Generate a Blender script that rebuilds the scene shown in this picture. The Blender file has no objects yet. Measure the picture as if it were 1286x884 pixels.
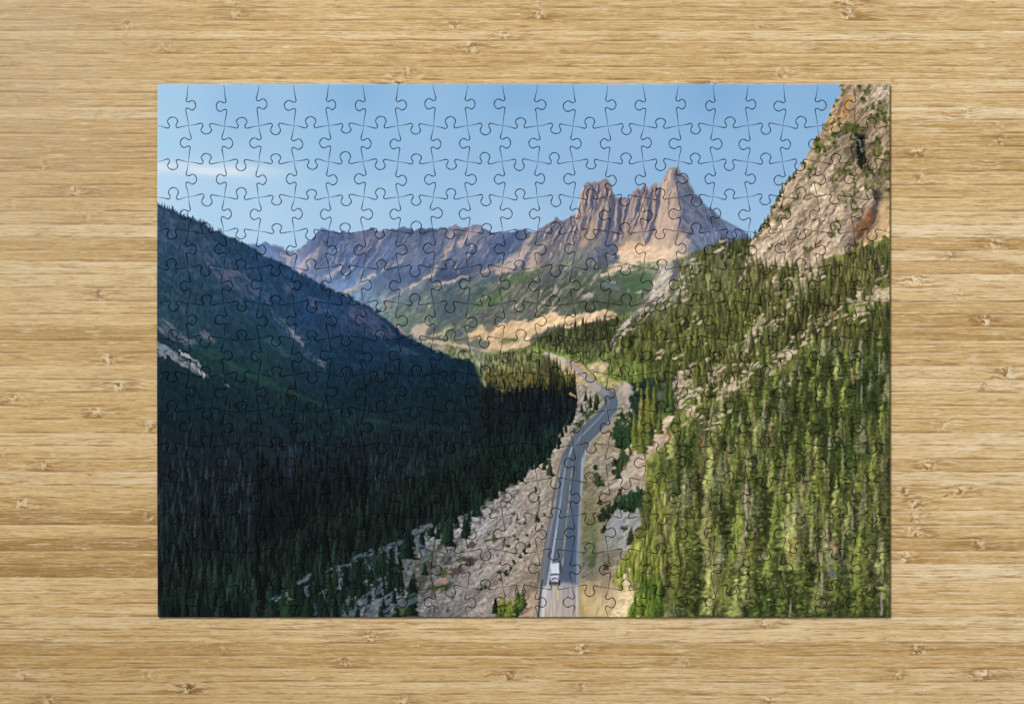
# A jigsaw puzzle lying on a bamboo tabletop, seen from straight above
import numpy as np, math
# ---- printed picture of the puzzle, painted in plain numpy (coordinates = millimetre-like print units) ----
X0,Y0,X1,Y1=195.0,104.0,1120.0,778.0
S=2
W=int((X1-X0)*S); H=int((Y1-Y0)*S)
R=np.random.RandomState(11)
f4=np.float32
YY,XX=np.mgrid[0:H,0:W].astype(f4)
XX=XX/S+X0; YY=YY/S+Y0
IMG=np.zeros((H,W,3),f4)
def grid_sample(g,u,v):
    gh,gw=g.shape
    u=np.mod(u,gw); v=np.mod(v,gh)
    i=np.floor(u).astype(np.int32); j=np.floor(v).astype(np.int32)
    fu=u-i; fv=v-j; fu=fu*fu*(3-2*fu); fv=fv*fv*(3-2*fv)
    i%=gw; j%=gh; i2=(i+1)%gw; j2=(j+1)%gh
    return (g[j,i]*(1-fu)+g[j,i2]*fu)*(1-fv)+(g[j2,i]*(1-fu)+g[j2,i2]*fu)*fv
def fbm(sx,sy,ang=0,oct=4,seed=0,gain=.55,box=None):
    """fractal noise about 0..1, feature size sx along angle ang (deg, screen y down), sy across"""
    r=np.random.RandomState(seed+100)
    x=XX if box is None else XX[box]; y=YY if box is None else YY[box]
    a=math.radians(ang); c,s=math.cos(a),math.sin(a)
    u=(x*c+y*s)/sx; v=(-x*s+y*c)/sy
    t=0; amp=1; tot=0
    for o in range(oct):
        g=r.rand(128,128).astype(f4)
        t=t+amp*grid_sample(g,u*2**o+o*17.3,v*2**o+o*9.1); tot+=amp; amp*=gain
    t=t/tot
    return np.clip((t-.5)*1.9+.5,0,1)
def ss(a,b,x):
    t=np.clip((x-a)/(b-a),0,1); return t*t*(3-2*t)
def rough(pts,amp,n=3,seed=0,closed=True):
    r=np.random.RandomState(seed+7); p=[tuple(q) for q in pts]
    for k in range(n):
        q=[]; m=len(p)
        for i in range(m if closed else m-1):
            a=p[i]; b=p[(i+1)%m]; d=math.hypot(b[0]-a[0],b[1]-a[1])
            o=r.uniform(-1,1)*min(amp,d*.18)
            nx,ny=(-(b[1]-a[1])/(d+1e-6),(b[0]-a[0])/(d+1e-6))
            q+= [a,((a[0]+b[0])/2+nx*o,(a[1]+b[1])/2+ny*o)]
        if not closed: q.append(p[-1])
        p=q; amp*=.6
    return p
def blur(a,r):
    r=int(round(r*S))
    if r<1: return a
    for ax in (0,1):
        for _ in range(2):
            n=a.shape[ax]; k=min(r,n//2)
            if k<1: continue
            pad=[(0,0)]*a.ndim; pad[ax]=(k+1,k)
            c=np.cumsum(np.pad(a,pad,mode='edge'),axis=ax,dtype=np.float64)
            hi=np.take(c,range(2*k+1,2*k+1+n),axis=ax); lo=np.take(c,range(0,n),axis=ax)
            a=((hi-lo)/(2*k+1)).astype(f4)
    return a
def poly(pts,soft=.6):
    """(box, mask) of a polygon"""
    p=np.array(pts,float); m=soft*2+2
    x0=max(0,int((p[:,0].min()-m-X0)*S)); x1=min(W,int((p[:,0].max()+m-X0)*S)+1)
    y0=max(0,int((p[:,1].min()-m-Y0)*S)); y1=min(H,int((p[:,1].max()+m-Y0)*S)+1)
    if x1<=x0 or y1<=y0: return None,None
    w=x1-x0; h=y1-y0; M=np.zeros((h,w),f4)
    xs=(p[:,0]-X0)*S-x0; ys=(p[:,1]-Y0)*S-y0
    n=len(xs); xb=np.roll(xs,-1); yb=np.roll(ys,-1)
    for j in range(h):
        yc=j+.5
        k=((ys<=yc)&(yb>yc))|((yb<=yc)&(ys>yc))
        if not k.any(): continue
        xi=np.sort(xs[k]+(yc-ys[k])/(yb[k]-ys[k])*(xb[k]-xs[k]))
        for a,b in zip(xi[::2],xi[1::2]):
            ia=max(0,int(math.ceil(a-.5))); ib=min(w,int(math.floor(b-.5))+1)
            if ib>ia: M[j,ia:ib]=1
    return (slice(y0,y1),slice(x0,x1)),blur(M,soft)
def put(box,mask,col):
    IMG[box]+= (np.asarray(col,f4)-IMG[box])*mask[...,None]
def field(pts,p=3.0,box=None):
    st=8; gx=np.arange(X0,X1+st,st); gy=np.arange(Y0,Y1+st,st)
    GX,GY=np.meshgrid(gx,gy); A=np.zeros(GX.shape+(3,)); B=np.zeros(GX.shape)
    for (x,y,c) in pts:
        w=1/((GX-x)**2+(GY-y)**2+60.)**(p/2)
        A+=w[...,None]*np.array(c,float); B+=w
    A/=B[...,None]
    x=XX if box is None else XX[box]; y=YY if box is None else YY[box]
    u=(x-X0)/st; v=(y-Y0)/st; i=np.clip(u.astype(int),0,len(gx)-2); j=np.clip(v.astype(int),0,len(gy)-2)
    fu=(u-i)[...,None]; fv=(v-j)[...,None]; A=A.astype(f4)
    return (A[j,i]*(1-fu)+A[j,i+1]*fu)*(1-fv)+(A[j+1,i]*(1-fu)+A[j+1,i+1]*fu)*fv
def region(pts,fld,amp=0,soft=.6,tex=None,seed=0,n=3):
    if amp: pts=rough(pts,amp,n,seed)
    b,m=poly(pts,soft)
    c=field(fld,box=b) if isinstance(fld,list) else np.array(fld,f4)*np.ones(m.shape+(3,),f4)
    if tex is not None: c=tex(b,c)
    put(b,m,c); return b,m
def line(pts,w,col,al=1.,soft=.5,amp=0,seed=0,brk=None):
    """tapered stroke; w number or list; brk=(scale,threshold) breaks it up with noise"""
    if amp: 
        k=len(pts); pts2=rough(pts,amp,2,seed,closed=False)
        if not np.isscalar(w): w=np.interp(np.linspace(0,1,len(pts2)),np.linspace(0,1,k),w)
        pts=pts2
    ws=[w]*len(pts) if np.isscalar(w) else list(w)
    mx=max(ws)+soft+2; p=np.array(pts,float)
    x0=max(0,int((p[:,0].min()-mx-X0)*S)); x1=min(W,int((p[:,0].max()+mx-X0)*S)+1)
    y0=max(0,int((p[:,1].min()-mx-Y0)*S)); y1=min(H,int((p[:,1].max()+mx-Y0)*S)+1)
    if x1<=x0 or y1<=y0: return
    b=(slice(y0,y1),slice(x0,x1)); x=XX[b]; y=YY[b]; M=np.zeros(x.shape,f4)
    for i in range(len(p)-1):
        ax,ay=p[i]; bx,by=p[i+1]; dx,dy=bx-ax,by-ay; L=dx*dx+dy*dy+1e-6
        t=np.clip(((x-ax)*dx+(y-ay)*dy)/L,0,1)
        d=np.hypot(x-ax-t*dx,y-ay-t*dy); hw=(ws[i]*(1-t)+ws[i+1]*t)/2
        M=np.maximum(M,np.clip((hw-d)/soft+.5,0,1))
    if brk:
        dx=p[-1,0]-p[0,0]; dy=p[-1,1]-p[0,1]; ang=math.degrees(math.atan2(dy,dx))
        nz=fbm(brk[0]*2.5,brk[0],ang,3,seed+55,box=b); M=M*ss(brk[1]-.12,brk[1]+.12,nz)
    put(b,M*al,col)
def spots(n,inside,smin,smax,cols,asp=1.,al=.8,seed=0,ang=0,soft=.6,size=None):
    """scatter n elliptical dabs where inside(x,y) is true"""
    r=np.random.RandomState(seed+31); k=0; tries=0
    (bx0,by0,bx1,by1),test=inside
    while k<n and tries<n*30:
        tries+=1; x=r.uniform(bx0,bx1); y=r.uniform(by0,by1)
        if not test(x,y): continue
        k+=1; s=smin+(smax-smin)*r.rand()**2
        if size: s*=size(x,y)
        dab(x,y,s*asp,s,cols[r.randint(len(cols))],al*r.uniform(.5,1),ang+r.uniform(-15,15),soft,r)
def dab(x,y,sx,sy,col,al=1,ang=0,soft=.6,r=R):
    m=max(sx,sy)+soft+1
    x0=max(0,int((x-m-X0)*S)); x1=min(W,int((x+m-X0)*S)+1); y0=max(0,int((y-m-Y0)*S)); y1=min(H,int((y+m-Y0)*S)+1)
    if x1<=x0 or y1<=y0: return
    b=(slice(y0,y1),slice(x0,x1)); a=math.radians(ang); c,s=math.cos(a),math.sin(a)
    u=XX[b]-x; v=YY[b]-y; p=(u*c+v*s)/sx; q=(-u*s+v*c)/sy
    th=np.arctan2(q,p); ph=r.uniform(0,6.3,3)
    rad=1+.18*np.sin(2*th+ph[0])+.14*np.sin(3*th+ph[1])+.1*np.sin(5*th+ph[2])
    d=np.hypot(p,q); M=np.clip((rad-d)*min(sx,sy)/soft+.5,0,1)*al
    put(b,M,col)
def inpoly(pts):
    p=[tuple(q) for q in pts]; xs=[a for a,b in p]; ys=[b for a,b in p]
    def t(x,y):
        c=False; j=len(p)-1
        for i in range(len(p)):
            if (p[i][1]>y)!=(p[j][1]>y) and x<(p[j][0]-p[i][0])*(y-p[i][1])/(p[j][1]-p[i][1])+p[i][0]: c=not c
            j=i
        return c
    return (min(xs),min(ys),max(xs),max(ys)),t
# conifer sprites
SPR=[]
for k in range(16):
    r=np.random.RandomState(500+k); h,w=120,48
    v,u=np.mgrid[0:h,0:w]; v=(v+.5)/h; u=(u+.5)/w*2-1
    saw=np.interp(v[:,0],np.linspace(0,1,22),r.uniform(.55,1,22))
    sL=np.interp(v[:,0],np.linspace(0,1,26),r.uniform(.6,1,26)); sR=np.interp(v[:,0],np.linspace(0,1,26),r.uniform(.6,1,26))
    hw=(v[:,0]**.85*.92+.03)*saw
    hl=(hw*sL)[:,None]; hr=(hw*sR)[:,None]
    lim=np.where(u<0,hl,hr)
    al=np.clip((lim-np.abs(u))*5+.5,0,1)*np.clip((1.02-v)*14,0,1)
    g=r.rand(15,8); yy=v*13.9; xx=(u+1)/2*6.9; i=xx.astype(int); j=yy.astype(int); fx=xx-i; fy=yy-j
    nz=(g[j,i]*(1-fx)+g[j,i+1]*fx)*(1-fy)+(g[j+1,i]*(1-fx)+g[j+1,i+1]*fx)*fy
    g2=r.rand(31,13); yy=v*29.9; xx=(u+1)/2*11.9; i=xx.astype(int); j=yy.astype(int); fx=xx-i; fy=yy-j
    nz2=(g2[j,i]*(1-fx)+g2[j,i+1]*fx)*(1-fy)+(g2[j+1,i]*(1-fx)+g2[j+1,i+1]*fx)*fy
    q=np.clip(u/np.maximum(lim,.1)*.5+.5,0,1)          # 0 = left edge (sunny), 1 = right edge
    lit=1-ss(.35,.75,q+(nz-.5)*.5)
    sh=.60+.44*lit+.30*(nz2-.5)+.25*(nz-.5)-.16*v
    SPR.append((al.astype(f4),np.clip(sh,.15,1.5).astype(f4)))
def tree(x,y,h,w,col,al=1.,r=R):
    """x, base y, height, width"""
    a,sh=SPR[r.randint(16)]; w=w*1.45
    x0=int(round((x-w/2-X0)*S)); x1=int(round((x+w/2-X0)*S))+1; y0=int(round((y-h-Y0)*S)); y1=int(round((y-Y0)*S))+1
    ww=x1-x0; hh=y1-y0
    cx0=max(0,x0); cx1=min(W,x1); cy0=max(0,y0); cy1=min(H,y1)
    if cx1<=cx0 or cy1<=cy0 or ww<2 or hh<2: return
    ii=((np.arange(cx0,cx1)-x0)*48//ww).clip(0,47); jj=((np.arange(cy0,cy1)-y0)*120//hh).clip(0,119)
    if r.rand()<.0: ii=47-ii
    A=a[np.ix_(jj,ii)]*al; Sh=sh[np.ix_(jj,ii)]
    b=(slice(cy0,cy1),slice(cx0,cx1))
    IMG[b]+=(np.asarray(col,f4)*Sh[...,None]-IMG[b])*A[...,None]
def forest(n,inside,hf,cf,wr=.3,al=1.,seed=0,jit=.25):
    r=np.random.RandomState(seed+900); (bx0,by0,bx1,by1),test=inside; L=[]; t=0
    while len(L)<n and t<n*40:
        t+=1; x=r.uniform(bx0,bx1); y=r.uniform(by0,by1)
        if test(x,y): L.append((y,x))
    L.sort()
    for y,x in L:
        h=hf(x,y)*r.uniform(.7,1.25); c=np.array(cf(x,y,r),float)*r.uniform(1-jit,1+jit)
        tree(x,y,h,h*wr*r.uniform(.8,1.25),c,al,r)
def pick(r,cols): return cols[r.randint(len(cols))]
def modtex(*layers):
    """layers: (sx,sy,ang,oct,seed,strength) multiply brightness"""
    def t(b,c):
        m=1.
        for (sx,sy,a,o,sd,k) in layers: m=m*(1+k*(fbm(sx,sy,a,o,sd,box=b)-.5)*2)
        return c*(m[...,None] if not np.isscalar(m) else m)
    return t
def mixcol(base,col,sx,sy,ang,oct,seed,lo,hi,al=1.):
    """noise patches of another colour inside a texture callback"""
    def t(b,c):
        c=base(b,c) if base else c
        n=ss(lo,hi,fbm(sx,sy,ang,oct,seed,box=b))*al
        return c+(np.array(col,f4)-c)*n[...,None]
    return t
def warp(box,amp,size,seed,oct=3):
    """push the painted pixels about a little so strokes lose their straight edges"""
    x0,y0,x1,y1=box; b=(slice(int((y0-Y0)*S),int((y1-Y0)*S)),slice(int((x0-X0)*S),int((x1-X0)*S)))
    h,w=IMG[b].shape[:2]
    dx=(fbm(size,size,0,oct,seed,box=b)-.5)*2*amp*S; dy=(fbm(size,size,30,oct,seed+1,box=b)-.5)*2*amp*S
    e=np.minimum(np.minimum(np.arange(w),np.arange(w)[::-1])[None,:],np.minimum(np.arange(h),np.arange(h)[::-1])[:,None])/(8.*S); e=np.clip(e,0,1)
    jj,ii=np.mgrid[0:h,0:w]; u=np.clip(ii+dx*e,0,w-1.01); v=np.clip(jj+dy*e,0,h-1.01)
    i=u.astype(int); j=v.astype(int); fu=(u-i)[...,None]; fv=(v-j)[...,None]; A=IMG[b].copy()
    IMG[b]=(A[j,i]*(1-fu)+A[j,i+1]*fu)*(1-fv)+(A[j+1,i]*(1-fu)+A[j+1,i+1]*fu)*fv

def patch(p,c,al=.8,amp=2,s=2,tex=None,sd=0):
    p=rough(p,amp,3,sd); b,m=poly(p,s); cc=np.array(c,f4)*np.ones(m.shape+(3,),f4) if not isinstance(c,list) else field(c,box=b)
    if tex: cc=tex(b,cc)
    put(b,m*al,cc)
def picture():
    global IMG
    # ---------------- sky
    sky=[(198,106,(160,198,226)),(198,170,(166,203,230)),(198,240,(180,211,234)),(320,290,(176,208,233)),(300,130,(148,188,222)),(450,110,(136,179,217)),(450,180,(147,188,224)),
     (450,270,(168,202,231)),(650,110,(132,176,217)),(650,190,(146,187,223)),(640,280,(166,199,229)),(900,110,(131,175,217)),(800,200,(147,187,223)),(900,200,(146,187,224)),(930,280,(160,196,229)),(1050,110,(136,180,220)),(1000,190,(147,188,225)),(300,240,(172,206,232))]
    IMG[:]=field(sky,2.4)*np.array((.965,.965,.97),f4)
    n=fbm(70,14,3,4,3); n2=fbm(30,5,4,3,4)
    c=np.exp(-((YY-212-(XX-250)*.04)/8)**2)*ss(195,215,XX+20)*ss(400,290,XX)*(.35+.7*n)
    c2=np.exp(-((YY-218-(XX-280)*.12)/5)**2)*ss(380,300,XX)*.5*n2
    cl=np.clip(c*1.0+c2*.6,0,.9)[...,None]; IMG+= (np.array((208,219,232),f4)-IMG)*cl
    # ---------------- distant ridge
    far=[(312,304),(317,307),(322,305.5),(328,307),(334.5,305),(340,307),(348,311),(356,313),(364,315),(373,313),(392,330),(392,356),(312,356)]
    region(far,[(320,310,(86,118,166)),(340,315,(92,116,158)),(360,322,(110,128,165)),(365,335,(130,145,178)),(350,330,(105,125,165))],1.2,.8,modtex((9,4,60,3,5,.14)),seed=1)
    line([(352,318),(362,324),(356,334)],[2,4,3],(186,168,172),.6,2,1,3)
    line([(372,314),(364,322),(360,334)],[1,5,4],(168,160,178),.6,2.4,1,4)
    # ---------------- main ridge with the towers
    sk=[(373,314),(378,311),(386,304),(395.5,296),(399.5,289),(405,284.5),(411,289),(421,293),(427,293),(433,290),(438,293),(446,294),(450,290.5),(459,289.6),(470,287),(476,291),(482.6,291),(492,288),(500,286.8),(508,286),(517,288),(530,287),(544,285.6),(560,285.5),(569,285),(572,282.5),(575,284.3),(589,284.5),(595,283),(604.5,282.3),(609,287),(617,291.5),(627,292),(634.6,291),(642.5,291.5),(655,289),(660,288),(668,291),(676,289),(682,284),(690,279),(694,277.6),(699,273),(705.4,278),(712,274.4),(718,269.7),(723,271),(726,266.5),(727.6,257),(729,249),(731.6,239.6),(734,231.7),(737,228.5),(743.4,230),(746.6,227.7),(750.5,229),(753,227),(757.7,224),(764,227),(767,233),(770,241),(772.7,247.5),(778,249),(783,247.5),(788,249.5),(792.5,245),(797,239.6),(802,237),(806,238.5),(808.4,231.7),(811,232),(814,235),(815.5,242),(817,236.4),(819.5,231.7),(824,229.8),(829,232.5),(832,228.5),(834.5,220.6),(837.7,214),(842.4,210.3),(848,210),(852,215.8),(857.6,218),(862,223.8),(866,231.7),(871,241),(878,247.5),(881,254),(887.7,260),(894,264),(900,271),(906.7,276),(916,281),(924,284.7),(932,288.7),(936.8,293.4),(941.5,298),(946,302)]
    B=(96,114,152); D=(84,98,130); L=(186,166,160); M=(135,130,148)
    mt=[(405,292,(92,108,148)),(395,302,(100,116,156)),(382,318,(128,138,172)),(378,335,(140,150,185)),(395,325,(120,130,165)),(405,340,(112,128,168)),(420,300,(88,108,152)),(430,315,(92,114,160)),(425,345,(108,130,172)),(445,330,(104,126,170)),(440,355,(108,132,174)),(455,300,(108,112,146)),(470,305,(116,116,148)),(470,335,(108,126,166)),(460,370,(112,138,172)),(490,300,(98,108,144)),(490,330,(104,122,162)),(495,355,(104,124,166)),(480,380,(114,140,150)),(510,292,(90,102,134)),(515,320,(116,124,154)),(515,350,(98,116,158)),(530,300,(94,106,140)),(540,330,(96,110,150)),(545,300,(96,108,140)),(560,345,(90,104,144)),(565,300,(128,124,146)),(575,320,(110,114,140)),(590,295,(130,124,140)),(600,320,(100,110,142)),(610,305,(112,118,146)),(600,340,(96,112,148)),(620,330,(104,112,142)),(625,300,(82,100,142)),(640,310,(84,102,144)),(650,300,(92,108,144)),(655,320,(160,144,146)),(670,330,(178,160,152)),(660,345,(168,152,144)),(640,340,(140,134,142)),
      (685,290,(120,118,134)),(700,290,(108,110,130)),(715,285,(112,112,132)),(690,310,(130,122,130)),(700,330,(120,124,122)),(740,245,(124,116,130)),(735,265,(146,134,138)),(755,245,(126,120,134)),(765,260,(110,108,130)),(750,285,(142,134,134)),(735,290,(150,138,132)),(770,290,(108,110,130)),(785,270,(104,106,130)),(800,260,(140,130,138)),(790,290,(150,140,142)),(810,250,(128,120,134)),(810,280,(130,122,134)),(825,250,(148,136,142)),(820,280,(132,124,136)),(840,235,(176,162,158)),(845,260,(188,172,164)),(850,220,(138,132,144)),(840,290,(186,170,160)),(835,310,(204,184,168)),(860,300,(150,142,146)),(862,240,(108,114,136)),(870,260,(98,106,132)),(885,280,(96,106,136)),(905,295,(98,112,142)),(930,298,(92,110,146)),(880,305,(104,112,138)),(850,320,(190,170,150)),(800,310,(200,176,152)),(790,320,(206,184,158)),(820,325,(212,186,158)),(765,320,(92,98,120)),(745,320,(110,112,122)),(720,320,(116,120,118)),
      (500,395,(118,138,128)),(530,370,(108,126,132)),(540,400,(112,130,120)),(570,370,(96,122,126)),(560,400,(92,114,118)),(600,370,(104,126,122)),(590,400,(100,118,112)),(630,370,(112,126,104)),(620,395,(112,118,110)),(660,370,(118,124,104)),(650,395,(122,120,112)),(690,360,(104,112,108)),(700,380,(120,118,116)),(730,360,(98,112,98)),(720,390,(128,124,112)),(760,350,(96,114,96)),(760,380,(92,108,84)),(800,350,(84,108,84)),(790,380,(86,102,72)),(820,345,(120,122,98)),(650,440,(130,130,88)),(560,430,(150,140,118))]
    body=sk+[(960,320),(960,470),(480,470),(372,360)]
    tx=modtex((7,3.2,-62,4,21,.10),(24,9,-50,3,22,.10))
    region(body,mt,1.0,.55,tx,seed=2)
    # ridge relief: narrow gullies, lit ribs (angle ~ falling left-down)
    rb=np.random.RandomState(5)
    for i in range(150):
        x=rb.uniform(400,668); y=rb.uniform(287,318)+(5 if x<480 else 0); l=rb.uniform(6,17)
        a=math.radians(rb.uniform(105,140)); c=(70,86,122) if rb.rand()<.55 else (158,144,152)
        line([(x,y),(x+math.cos(a)*l,y+math.sin(a)*l)],[rb.uniform(1.2,2.6),.5],c,rb.uniform(.2,.5),1.2,.8,i)
    def lit(p,w,al=.8,c=(200,178,166),soft=1.6,seed=1,amp=1.,brk=(5,.3)): line(p,w,c,al*.45,soft*2.6,amp,seed,None); line(p,[q*.8 for q in w],c,al*.55,soft*1.4,amp*1.6,seed+3,brk or (4,.32))
    lit([(404,304),(396,317),(384,326),(376,340)],[1,4,5,6],.75,(196,176,170),2,2)
    lit([(399,318),(388,332),(379,341)],[1,3,3],.6,(205,184,176),1.5,3)
    lit([(411,308),(398,326),(386,338)],[.5,2,2.5],.4,(190,176,178),1.5,4)
    line([(392,308),(384,322)],[3,2],(88,102,145),.4,2,1,9)
    lit([(430,335),(414,345),(400,351)],[3,4,5],.8,(190,172,168),2,5)
    lit([(448,318),(438,332),(428,340)],[.5,3,4],.35,(170,160,175),2,6)
    line([(421,326),(422,329)],[2,2],(150,168,200),.7,1); line([(427,323),(428,325)],[2,2],(160,176,205),.7,1); line([(432,326),(435,326)],[2,2],(140,160,196),.6,1)
    line([(428,345),(440,352),(446,362)],[10,12,6],(104,134,178),.5,4)
    lit([(484,338),(466,346),(450,357),(436,366),(428,369)],[1,5,6,5,2],.95,(206,184,170),1.6,7,1,None)
    lit([(452,360),(440,368),(436,373)],[3,5,4],.6,(128,146,124),2,8)
    lit([(500,327),(492,330),(484,338)],[2,3,3],.7,(168,170,162),2,9,1,None)
    lit([(454,296),(462,304),(455,316),(449,322)],[5,6,4,2],.5,(172,150,156),2.5,10)
    lit([(469,290),(476,296),(466,303)],[3,4,3],.5,(176,152,156),2,11)
    lit([(484,294),(480,304)],[3,1],.5,(170,150,158),2,12)
    # central ridge
    lit([(512,300),(523,312),(520,322),(508,327),(500,328)],[2,6,6,5,3],.6,(172,160,160),3,13)
    lit([(590,292),(583,300),(570,308),(560,313),(556,322),(551,330),(546,338),(541,346)],[4,7,9,7,6,5,6,6],.85,(202,176,160),2.4,14)
    lit([(571,287),(566,297),(558,308)],[3,6,3],.6,(190,168,158),2.5,15)
    lit([(604,286),(596,292),(588,297)],[4,5,2],.6,(186,160,150),2,16)
    lit([(541,346),(530,354),(515,362),(503,367),(493,371),(480,377)],[8,7,6,5,4,2],.9,(204,182,166),1.8,17,1,None)
    lit([(616,332),(600,341),(580,348),(562,354),(545,358)],[2,3,4,5,3],.85,(210,186,170),1.6,18,1,None)
    lit([(640,326),(628,332),(612,340),(598,350),(582,358)],[5,8,9,7,3],.85,(190,168,156),2.4,19)
    lit([(668,294),(664,306),(658,316),(648,326),(636,336),(624,344)],[4,6,10,12,12,8],.85,(206,182,164),2.6,20)
    lit([(688,302),(676,312),(668,326),(664,340)],[3,10,12,10],.8,(200,178,162),3,21)
    line([(655,292),(640,306),(622,322),(606,334)],[6,16,18,8],(80,98,138),.55,5,1,22)
    line([(560,340),(575,336),(590,340)],[6,12,6],(92,110,148),.6,4)
    lit([(606,300),(604,310),(600,314)],[2,4,2],.6,(176,160,166),1.5,23)
    lit([(616,316),(612,326)],[3,3],.5,(160,140,150),1.5,24)
    line([(629,322),(634,324)],[2.5,2],(150,168,192),.7,1)
    for i in range(60):
        x=rb.uniform(545,690); y=rb.uniform(292,330); l=rb.uniform(4,11); a=math.radians(rb.uniform(100,150))
        line([(x,y),(x+math.cos(a)*l,y+math.sin(a)*l)],[1.8,.6],(82,96,130) if rb.rand()<.6 else (196,176,166),rb.uniform(.2,.5),1,.8,i)
    r_=np.random.RandomState(44)
    # towers: vertical ribs
    for i in range(330):
        x=rb.uniform(690,868); 
        top=np.interp(x,[q[0] for q in sk],[q[1] for q in sk]); y=top+rb.uniform(2,62)
        if y>322 or (x>850 and rb.rand()<.8): continue
        l=rb.uniform(5,16); a=math.radians(rb.uniform(92,116)); dk=rb.rand()<.55
        line([(x,y),(x+math.cos(a)*l,y+math.sin(a)*l)],[rb.uniform(1,2.6),.5],(78,82,108) if dk else (200,184,172),rb.uniform(.2,.55),.9,.8,i)
    for i in range(120):   # deep clefts and bright arris lines
        x=r_.uniform(724,858); top=np.interp(x,[q[0] for q in sk],[q[1] for q in sk]); y=top+r_.uniform(3,45)
        if x>848 or y>312: continue
        l=r_.uniform(8,26); a=math.radians(r_.uniform(96,112)); x2=x+math.cos(a)*l; y2=y+math.sin(a)*l
        line([(x,y),(x2,y2)],[r_.uniform(1.2,3),.6],(70,70,94),r_.uniform(.5,.85),.9,.8,i)
        if r_.rand()<.7: line([(x-2.2,y+1),(x2-2,y2)],[r_.uniform(1.2,2.6),.6],(214,196,178),r_.uniform(.4,.8),.9,.8,i+500)
    # big tower planes
    dk=lambda p,w,al=.7,c=(84,90,118),s=1.6,sd=0: line(p,w,c,al,s,1,sd)
    dk([(741,232),(745,244),(742,258)],[4,7,5],.6); dk([(751,232),(747,246),(749,262),(744,276)],[2,5,5,3],.7)
    dk([(768,246),(771,262),(768,280),(762,296),(766,316)],[6,10,12,14,20],.75,(92,98,124),3)
    dk([(778,256),(780,272),(776,290)],[6,9,6],.6,(94,100,126),3)
    dk([(757,268),(750,282),(756,294)],[4,5,3],.4)
    lit([(736,236),(733,252),(730,266),(727,280)],[2,3,5,6],.7,(178,158,152),1.5,31)
    lit([(757,230),(755,242),(752,250)],[5,6,3],.5,(164,148,150),2,32)
    lit([(762,252),(752,264),(745,274),(741,284)],[2,4,4,3],.6,(196,176,164),1.5,33)
    lit([(770,256),(765,268)],[3,2],.5,(168,152,150),1.5,34)
    lit([(744,284),(740,298),(732,306)],[4,8,10],.6,(206,184,164),3,35)
    lit([(795,252),(790,266),(785,282),(786,296)],[3,6,8,8],.7,(176,160,156),2,36)
    dk([(805,246),(800,262),(796,276)],[4,5,3],.6); dk([(812,256),(813,272)],[5,4],.6,(96,94,118))
    lit([(815,248),(812,262),(806,276),(803,292)],[2,4,6,8],.6,(182,164,158),2,37)
    dk([(828,238),(826,254),(822,268)],[4,6,5],.65,(100,98,122)); dk([(820,272),(816,286),(814,300)],[8,12,8],.75,(98,98,124),2.5)
    dk([(808,236),(810,246)],[4,4],.5,(104,96,112))
    lit([(842,214),(838,230),(834,246),(829,262),(826,280),(822,298),(815,312)],[5,7,9,12,14,16,14],.8,(204,186,172),2.5,38,1,(6,.22))
    lit([(846,240),(842,260),(838,280),(836,298)],[6,12,18,22],.8,(202,182,168),3,39,1,(6,.2))
    lit([(812,312),(826,316),(840,318)],[5,8,6],.7,(222,208,194),2,40)
    for (x,y,x2,y2,w_) in [(744,234,741,262,4),(751,231,748,258,3),(770,246,762,296,8),(779,250,776,292,7),(788,252,782,284,4),(803,240,797,276,4),(812,238,809,270,5),(817,242,812,292,6),(829,236,822,276,6),(824,270,812,306,6),(735,262,727,296,4),(756,266,748,300,5),(708,280,694,306,4),(722,276,712,304,4),(697,278,684,300,4)]:
        line([(x,y),((x+x2)/2+1,(y+y2)/2),(x2,y2)],[w_*.4,w_,w_*.3],(76,78,104),.72,1.2,1.4,int(x))
        line([(x-w_*.7,y+3),((x+x2)/2-w_*.7,(y+y2)/2),(x2-w_*.6,y2)],[1,w_*.6,1],(204,188,174),.55,1.2,1.4,int(x)+7)
    for i in range(46):       # darker hollows and pink ribs of the long ridge
        x=r_.uniform(405,672); y=r_.uniform(292,330); l=r_.uniform(10,26); a=math.radians(r_.uniform(112,140)); w_=r_.uniform(3,8)
        line([(x,y),(x+math.cos(a)*l,y+math.sin(a)*l)],[w_*.4,w_],(76,92,130),r_.uniform(.3,.6),2,2,i)
        line([(x-w_*.6,y),(x+math.cos(a)*l-w_*.8,y+math.sin(a)*l)],[.6,w_*.4],(186,166,160),r_.uniform(.3,.65),1.2,1.5,i+70)
    # shaded right face of the tower
    region([(849,211),(857,218),(862,224),(871,241),(881,254),(894,264),(906,276),(924,285),(941,298),(940,306),(905,312),(880,318),(862,318),(870,300),(858,296),(852,278),(858,262),(850,248),(851,232),(845,222)],[(855,225,(108,112,134)),(870,255,(96,106,132)),(860,285,(104,110,134)),(890,280,(92,104,134)),(920,295,(94,112,146)),(880,308,(104,114,140))],2,1.6,modtex((12,5,45,4,44,.15),(4,2,60,3,45,.1)),seed=9)
    lit([(866,282),(862,292),(856,300),(850,306)],[1,5,6,7],.7,(196,176,162),2,41)
    lit([(848,300),(858,306),(868,312)],[2,3,2],.4,(176,164,158),1.5,42)
    # scree apron below the towers
    region([(778,312),(792,304),(806,306),(820,312),(850,320),(870,324),(852,328),(830,332),(800,334),(775,338),(757,341),(764,334),(776,326)],(216,188,158),2,1.6,modtex((8,3,-20,3,51,.1)),seed=10)
    dab(781,313,2.5,2.5,(214,160,120),.8); dab(778,317,4,2,(226,206,186),.8)
    region([(749,312),(770,312),(779,322),(776,328),(764,334),(752,340),(736,338),(742,326)],(90,96,120),2,2,modtex((7,4,60,3,52,.15)),seed=11)
    dab(766,322,5,4,(130,132,134),.6)
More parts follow.
